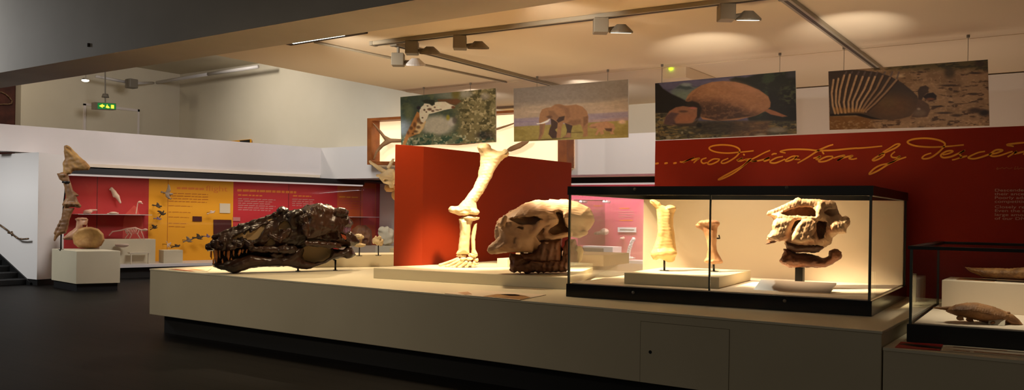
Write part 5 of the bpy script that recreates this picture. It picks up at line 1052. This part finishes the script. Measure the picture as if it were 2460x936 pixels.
# ================================================================== things in the long showcase
def sculpt_in(name, label, cat, A_px, X, x, y, wv, h, fn, m, zsnap=None, group=None):
    A = bp(*A_px, X) if X is not None else P(*A_px, Y=14.9); D_ = dep(A); s = Sculpt(A, D_, x, y, wv, h); fn(s); v, f = s.mesh(zsnap)
    return tag(mesh_obj(name, v, f, m, None, A, True), label, cat, group)
def f1(s): s.chain([(268, 453, 0), (274, 462, 0), (282, 472, 0), (289, 486, 0)], [4, 5.5, 5, 2.5], 2).ell((275, 468, 0), (5, 6, 5), 2).ell((266, 455, 0), (4, 2.4, 3), 1)
sculpt_in('claw_fossil', 'pale curved claw fixed to the red showcase board', 'fossil', (278, 470), SB - .13, (256, 300), (444, 496), (-9, 9), .8, f1, 'shell')
def f2(s): s.ell((211, 508, 0), (11, 5, 8), 2).cap((216, 505, 0), (232, 504, 0), 3, 1.8, 2).ell((203, 511, 0), (4, 3, 5), 1).cap((210, 512, 0), (216, 514, 0), 2, 2, 1)
sculpt_in('small_skull', 'small pinkish skull at the left end of the glass shelf', 'skull', (213, 513), .72, (192, 240), (496, 516), (-12, 12), .8, f2, 'pinkbone', zs1)
def f3(s): s.ell((272, 511, 0), (10, 3, 6), 1).cap((258, 513, 0), (284, 512, 0), 1.6, 1.6, 1)
sculpt_in('small_fossil', 'small flat specimen in the middle of the glass shelf', 'fossil', (272, 513), .72, (252, 292), (504, 516), (-10, 10), .8, f3, 'shell', zs1)
def f3b(s): s.ell((336, 485, 0), (5, 3, 4), 1).cap((331, 487, 0), (327, 512, 0), 1.4, 1.6, 1).cap((336, 486, 0), (343, 489, 0), 1.8, 1, 1)
sculpt_in('bird_skull', 'tiny pale bird skull on a stem above the glass shelf', 'skull', (328, 513), .75, (320, 348), (478, 517), (-8, 8), .8, f3b, 'pinkbone', zs1)
def f4(s):
    s.chain([(262, 565, 0), (270, 556, 0), (290, 553, 0), (305, 549, 0), (325, 547, 0), (338, 552, 0), (346, 553, 0)], [1.4, 1.6, 1.6, 2, 2.2, 2, 2], 1.).ell((349, 551.5, 0), (6, 3.2, 4), 1)
    for k in range(7): s.chain([(305 + 4 * k, 549.5, -1), (302 + 4 * k, 556, -5), (304 + 4 * k, 561, -2)], [1, .9, .8], .5)
    for a, b, c in (((300, 552), (308, 562), (300, 573)), ((306, 552), (316, 563), (311, 573)), ((334, 551), (330, 562), (337, 573)), ((338, 552), (342, 562), (346, 573))): s.chain([(*a, 0), (*b, -2), (*c, 0)], [1.5, 1.2, 1.2], .6)
sculpt_in('animal_skeleton', 'thin pale animal skeleton standing on the wide block', 'skeleton', (305, 573.5), .62, (256, 360), (540, 577), (-9, 9), .7, f4, 'pinkbone', zb1)
def f5(s): s.ell((293, 588, 0), (17, 6, 10), 1).ell((293, 584, 0), (14, 4, 8), 1, cut=True)
sculpt_in('shallow_bowl', 'shallow pale shell in front of the wide block', 'shell', (293, 596), .2, (272, 314), (578, 598), (-13, 13), .9, f5, 'shell')
t = thing('small_stand', 'small clear acrylic table at the front of the red bay', 'stand', tuple(bp(335, 630, .12)))
c4 = [bp(x, y, .12) for x, y in ((312, 606), (360, 605), (360, 608), (312, 609))]; part('shelf', MB().slab(c4, BK * .18), 'card', t)
for x in (315, 357): a = bp(x, 608, .14); part('leg', MB().box((a[0] - .012, a[1] - .012, .3005), (a[0] + .012, a[1] + .012, a[2])), 'card', t)
# flying birds and bats on the yellow board
def bird(name, label, c, X, sc, spread, rot, m):
    A = bp(*c, X); D_ = dep(A); s = Sculpt(A, D_, (c[0] - 26 * sc, c[0] + 26 * sc), (c[1] - 26 * sc, c[1] + 26 * sc), (-8, 8), .8); ca, sa = math.cos(rot), math.sin(rot)
    R_ = lambda l: [(c[0] + sc * (ca * x - sa * y), c[1] + sc * (sa * x + ca * y)) for x, y in l]
    b0, b1, hd = R_([(-8, 0), (7, 0), (11, -1)]); s.cap((*b0, 0), (*b1, 0), 1.5 * sc, 3 * sc, 1); s.ell((*hd, 0), (2.4 * sc, 2.2 * sc, 2.2 * sc), 1)
    s.pil(R_([(-15, -2), (-7, -1.5), (-7, 1.5), (-16, 3)]), 1.6, 2); s.pil(R_([(4, -1), (6, -8 * spread), (2, -18 * spread), (-4, -22 * spread), (-3, -10 * spread), (-5, -1)]), 1.8, 2); s.pil(R_([(4, 1), (8, 7 * spread), (14, 11 * spread), (6, 12 * spread), (-2, 8 * spread), (-5, 1)]), 1.8, 2, w0=-2)
    t = thing(name, label, 'bird', tuple(A), 'flying animals on the yellow board'); s.build('body', m, t); e_ = A + BK * (SB - X - .001); part('pin', MB().cyl(A, e_, .006, n=6), 'steel', t)
bird('model_bird', 'grey bird with raised wing at the top left of the yellow board', (402, 464), .75, 1.05, 1.0, .25, 'feather2')
bird('model_bird', 'dark bird with flat wings, upper left of the yellow board', (378, 494), .75, .85, .45, .2, 'feather')
bird('model_bat', 'dark bat with folded triangular wings on the yellow board', (389, 513), .75, .7, .9, -.9, 'feather')
bird('model_bird', 'violet bird low beside the glass shelf end on the yellow board', (379, 525), .75, .7, .35, .1, 'violet')
bird('model_bird', 'brown bird above a short dark line, left on the yellow board', (370, 546), .75, .7, .6, -.5, 'feather')
bird('model_bird', 'grey green bird, left of the diagonal row low on the yellow board', (452, 577), .65, .85, .6, -.25, 'feather2')
bird('model_bird', 'dark bird in the middle of the low diagonal row', (476, 570), .65, .95, .5, -.1, 'feather')
bird('model_bird', 'small pale violet bird at the right of the low diagonal row', (498, 567), .65, .6, .5, .0, 'violet')
bird('model_bird', 'brown bird lowest on the yellow board above the small block', (423, 591), .65, .8, .35, -.2, 'feather')
bird('model_bird', 'white bird beside the pale card on the yellow board', (508, 510), .75, .75, .35, -.3, 'shell')
bird('model_bird', 'pale bird standing low by the small block', (404, 587), .65, .6, .7, 1.1, 'shell')
# stones behind the dark skull
def f6(s): s.pil([(842, 575), (845, 550), (858, 541), (878, 540), (890, 549), (894, 565), (893, 592), (843, 592)], 16, 14); s.ell((878, 577, -14), (7, 5, 6), 2, cut=True); s.rough(.8, 12, 3)
sculpt_in('fossil_skull', 'brown rounded fossil skull in the orange bay', 'fossil skull', (868, 589), .6, (836, 900), (534, 596), (-22, 22), 1.2, f6, 'limb', zb3 + .001)
a = P(902, 590, Y=14.6); b = P(952, 590, Y=14.6); top('display_plinth', MB().box((a[0], 14.6, 0), (b[0], 15.2, a[2])), 'plat', 'grey plinth beyond the end of the long showcase', 'plinth'); zq = a[2]
def f7(s): s.ell((930, 567, 0), (18, 22, 14), 2).ell((918, 556, 0), (10, 12, 10), 3).rough(1.2, 12, 5)
sculpt_in('fossil_skull', 'grey knobbly fossil at the far end of the showcase beside the panel', 'fossil', (926, 590), None, (900, 956), (536, 596), (-20, 20), 1.2, f7, 'plat', zq + .001)

# ================================================================== back showcase behind the large case
t = thing('wall_showcase', 'pink backed wall showcase seen through the large glass case', 'showcase', (-7, 17.2, 0))
part('top_trim', MB().box((-13.0, 16.86, 2.29), (-3.0, 17.0, 2.42)), 'trim', t, label='black top rail'); part('light_strip', MB().box((-13, 16.90, 2.255), (-3, 17.05, 2.289)), 'glow', t, label='white glowing strip')
part('back_board', MB().box((-13.0, 17.86, .3), (-3.0, 17.9, 2.41)), 'spink', t); part('base', MB().box((-13, 16.88, 0), (-3, 17.85, .30)), 'trim', t); part('base_ledge', MB().box((-13, 16.84, .301), (-3, 17.85, .34)), 'silver', t)
part('glass_pane', MB().box((-13, 16.92, .341), (-3, 16.93, 2.254)), 'glassd', t)
PB = 17.855
def pbk(x, y, Y=PB): return P(x, y, Y=Y)
for k, (x0_, x1_, y, m) in enumerate(((1488, 1512, 499, 'lineo'), (1488, 1520, 528, 'lineo'), (1486, 1522, 507, 'linew'), (1486, 1524, 513, 'linew'), (1486, 1520, 519, 'linew'), (1426, 1448, 493, 'lineo'), (1424, 1450, 502, 'linew'), (1424, 1452, 510, 'linew'), (1424, 1450, 528, 'linew'), (1424, 1446, 519, 'linew'))):
    part('printed_line', MB().slab([pbk(x0_, y), pbk(x1_, y), pbk(x1_, y + 2), pbk(x0_, y + 2)], (0, .003, 0)), m, t)
t2 = thing('label_card', 'pale oblong label card on the pink board', 'card', tuple(pbk(1505, 557, 17.8))); part('card', MB().slab([pbk(x, y, 17.82) for x, y in ((1484, 545.5), (1528, 546), (1528, 557.5), (1484, 557))], (0, .02, 0)), 'silver', t2); part('printed_line', MB().slab([pbk(x, y, 17.815) for x, y in ((1489, 550), (1523, 550.4), (1523, 553), (1489, 552.6))], (0, .003, 0)), 'grey', t2)
t3 = thing('text_panel', 'clear acrylic text panel on two fixings before the pink board', 'panel', tuple(pbk(1425, 590, 17.5))); part('sheet', MB().slab([pbk(x, y, 17.5) for x, y in ((1388, 480), (1453, 481), (1453, 588), (1388, 588))], (0, .012, 0)), 'acry', t3); part('top_edge', MB().slab([pbk(x, y, 17.495) for x, y in ((1378, 479), (1455, 480), (1455, 482.5), (1378, 481.5))], (0, .02, 0)), 'dkpic', t3)
for x in (1394, 1450): b = pbk(x, 484, 17.47); part('fixing', MB().cyl(b, b + [0, .3, 0], .03), 'silver', t3, True)
def f8(s): s.ell((1452, 556, 0), (11, 8, 8), 2).ell((1440, 559, 0), (12, 4, 6), 2).ell((1432, 561, 0), (6, 2.4, 4), 2).ell((1458, 552, -8), (3, 2.5, 4), 1, cut=True); s.rough(.4, 7, 2)
A = pbk(1446, 560, 17.7); s = Sculpt(A, dep(A), (1422, 1470), (544, 572), (-10, 10), .9); f8(s); v, f = s.mesh(); tag(mesh_obj('small_skull', v, f, 'shell', None, A, True), 'small pale skull fixed to the pink board', 'skull')
b = pbk(1495, 572, 17.8); top('specimen', MB().ball(b, (.06, .05, .03)).ball(b + [.03, 0, .01], (.03, .04, .035)), 'shell', 'tiny pale star shaped specimen on the pink board', 'specimen', smooth=True)
A = pbk(1513, 622, 17.3); s = Sculpt(A, dep(A), (1494, 1544), (566, 628), (-12, 12), .9); s.chain([(1509, 617, 0), (1510, 606, 0), (1514, 592, 0), (1518, 580, 0), (1522, 574, 0)], [5, 4, 4.4, 4, 4.4], 1.5).ell((1512, 619, 0), (11, 3, 9), 2); s.rough(.8, 5, 3); v, f = s.mesh(); tag(mesh_obj('coral_branch', v, f, 'silver', None, A, True), 'white upright coral branch at right in the pink showcase', 'coral')
a = pbk(1500, 628, 17.2); top('display_block', MB().box((a[0], 17.2, .341), (a[0] + .55, 17.7, P(1513, 624.5, Y=17.3)[2])), 'silver', 'white block under the coral branch', 'block', bevel=.004)
a = pbk(1400, 590, 17.25); b = pbk(1472, 590, 17.25); t4 = thing('display_block', 'white block with a grey front panel in the pink showcase', 'block', ((a[0] + b[0]) / 2, 17.4, .341)); part('block', MB().box((a[0], 17.25, .341), (b[0], 17.7, a[2])), 'silver', t4, bevel=.004); c = pbk(1450, 596, 17.245); part('front_panel', MB().box((a[0], 17.24, c[2] - .22), (c[0], 17.249, c[2])), 'grey', t4)
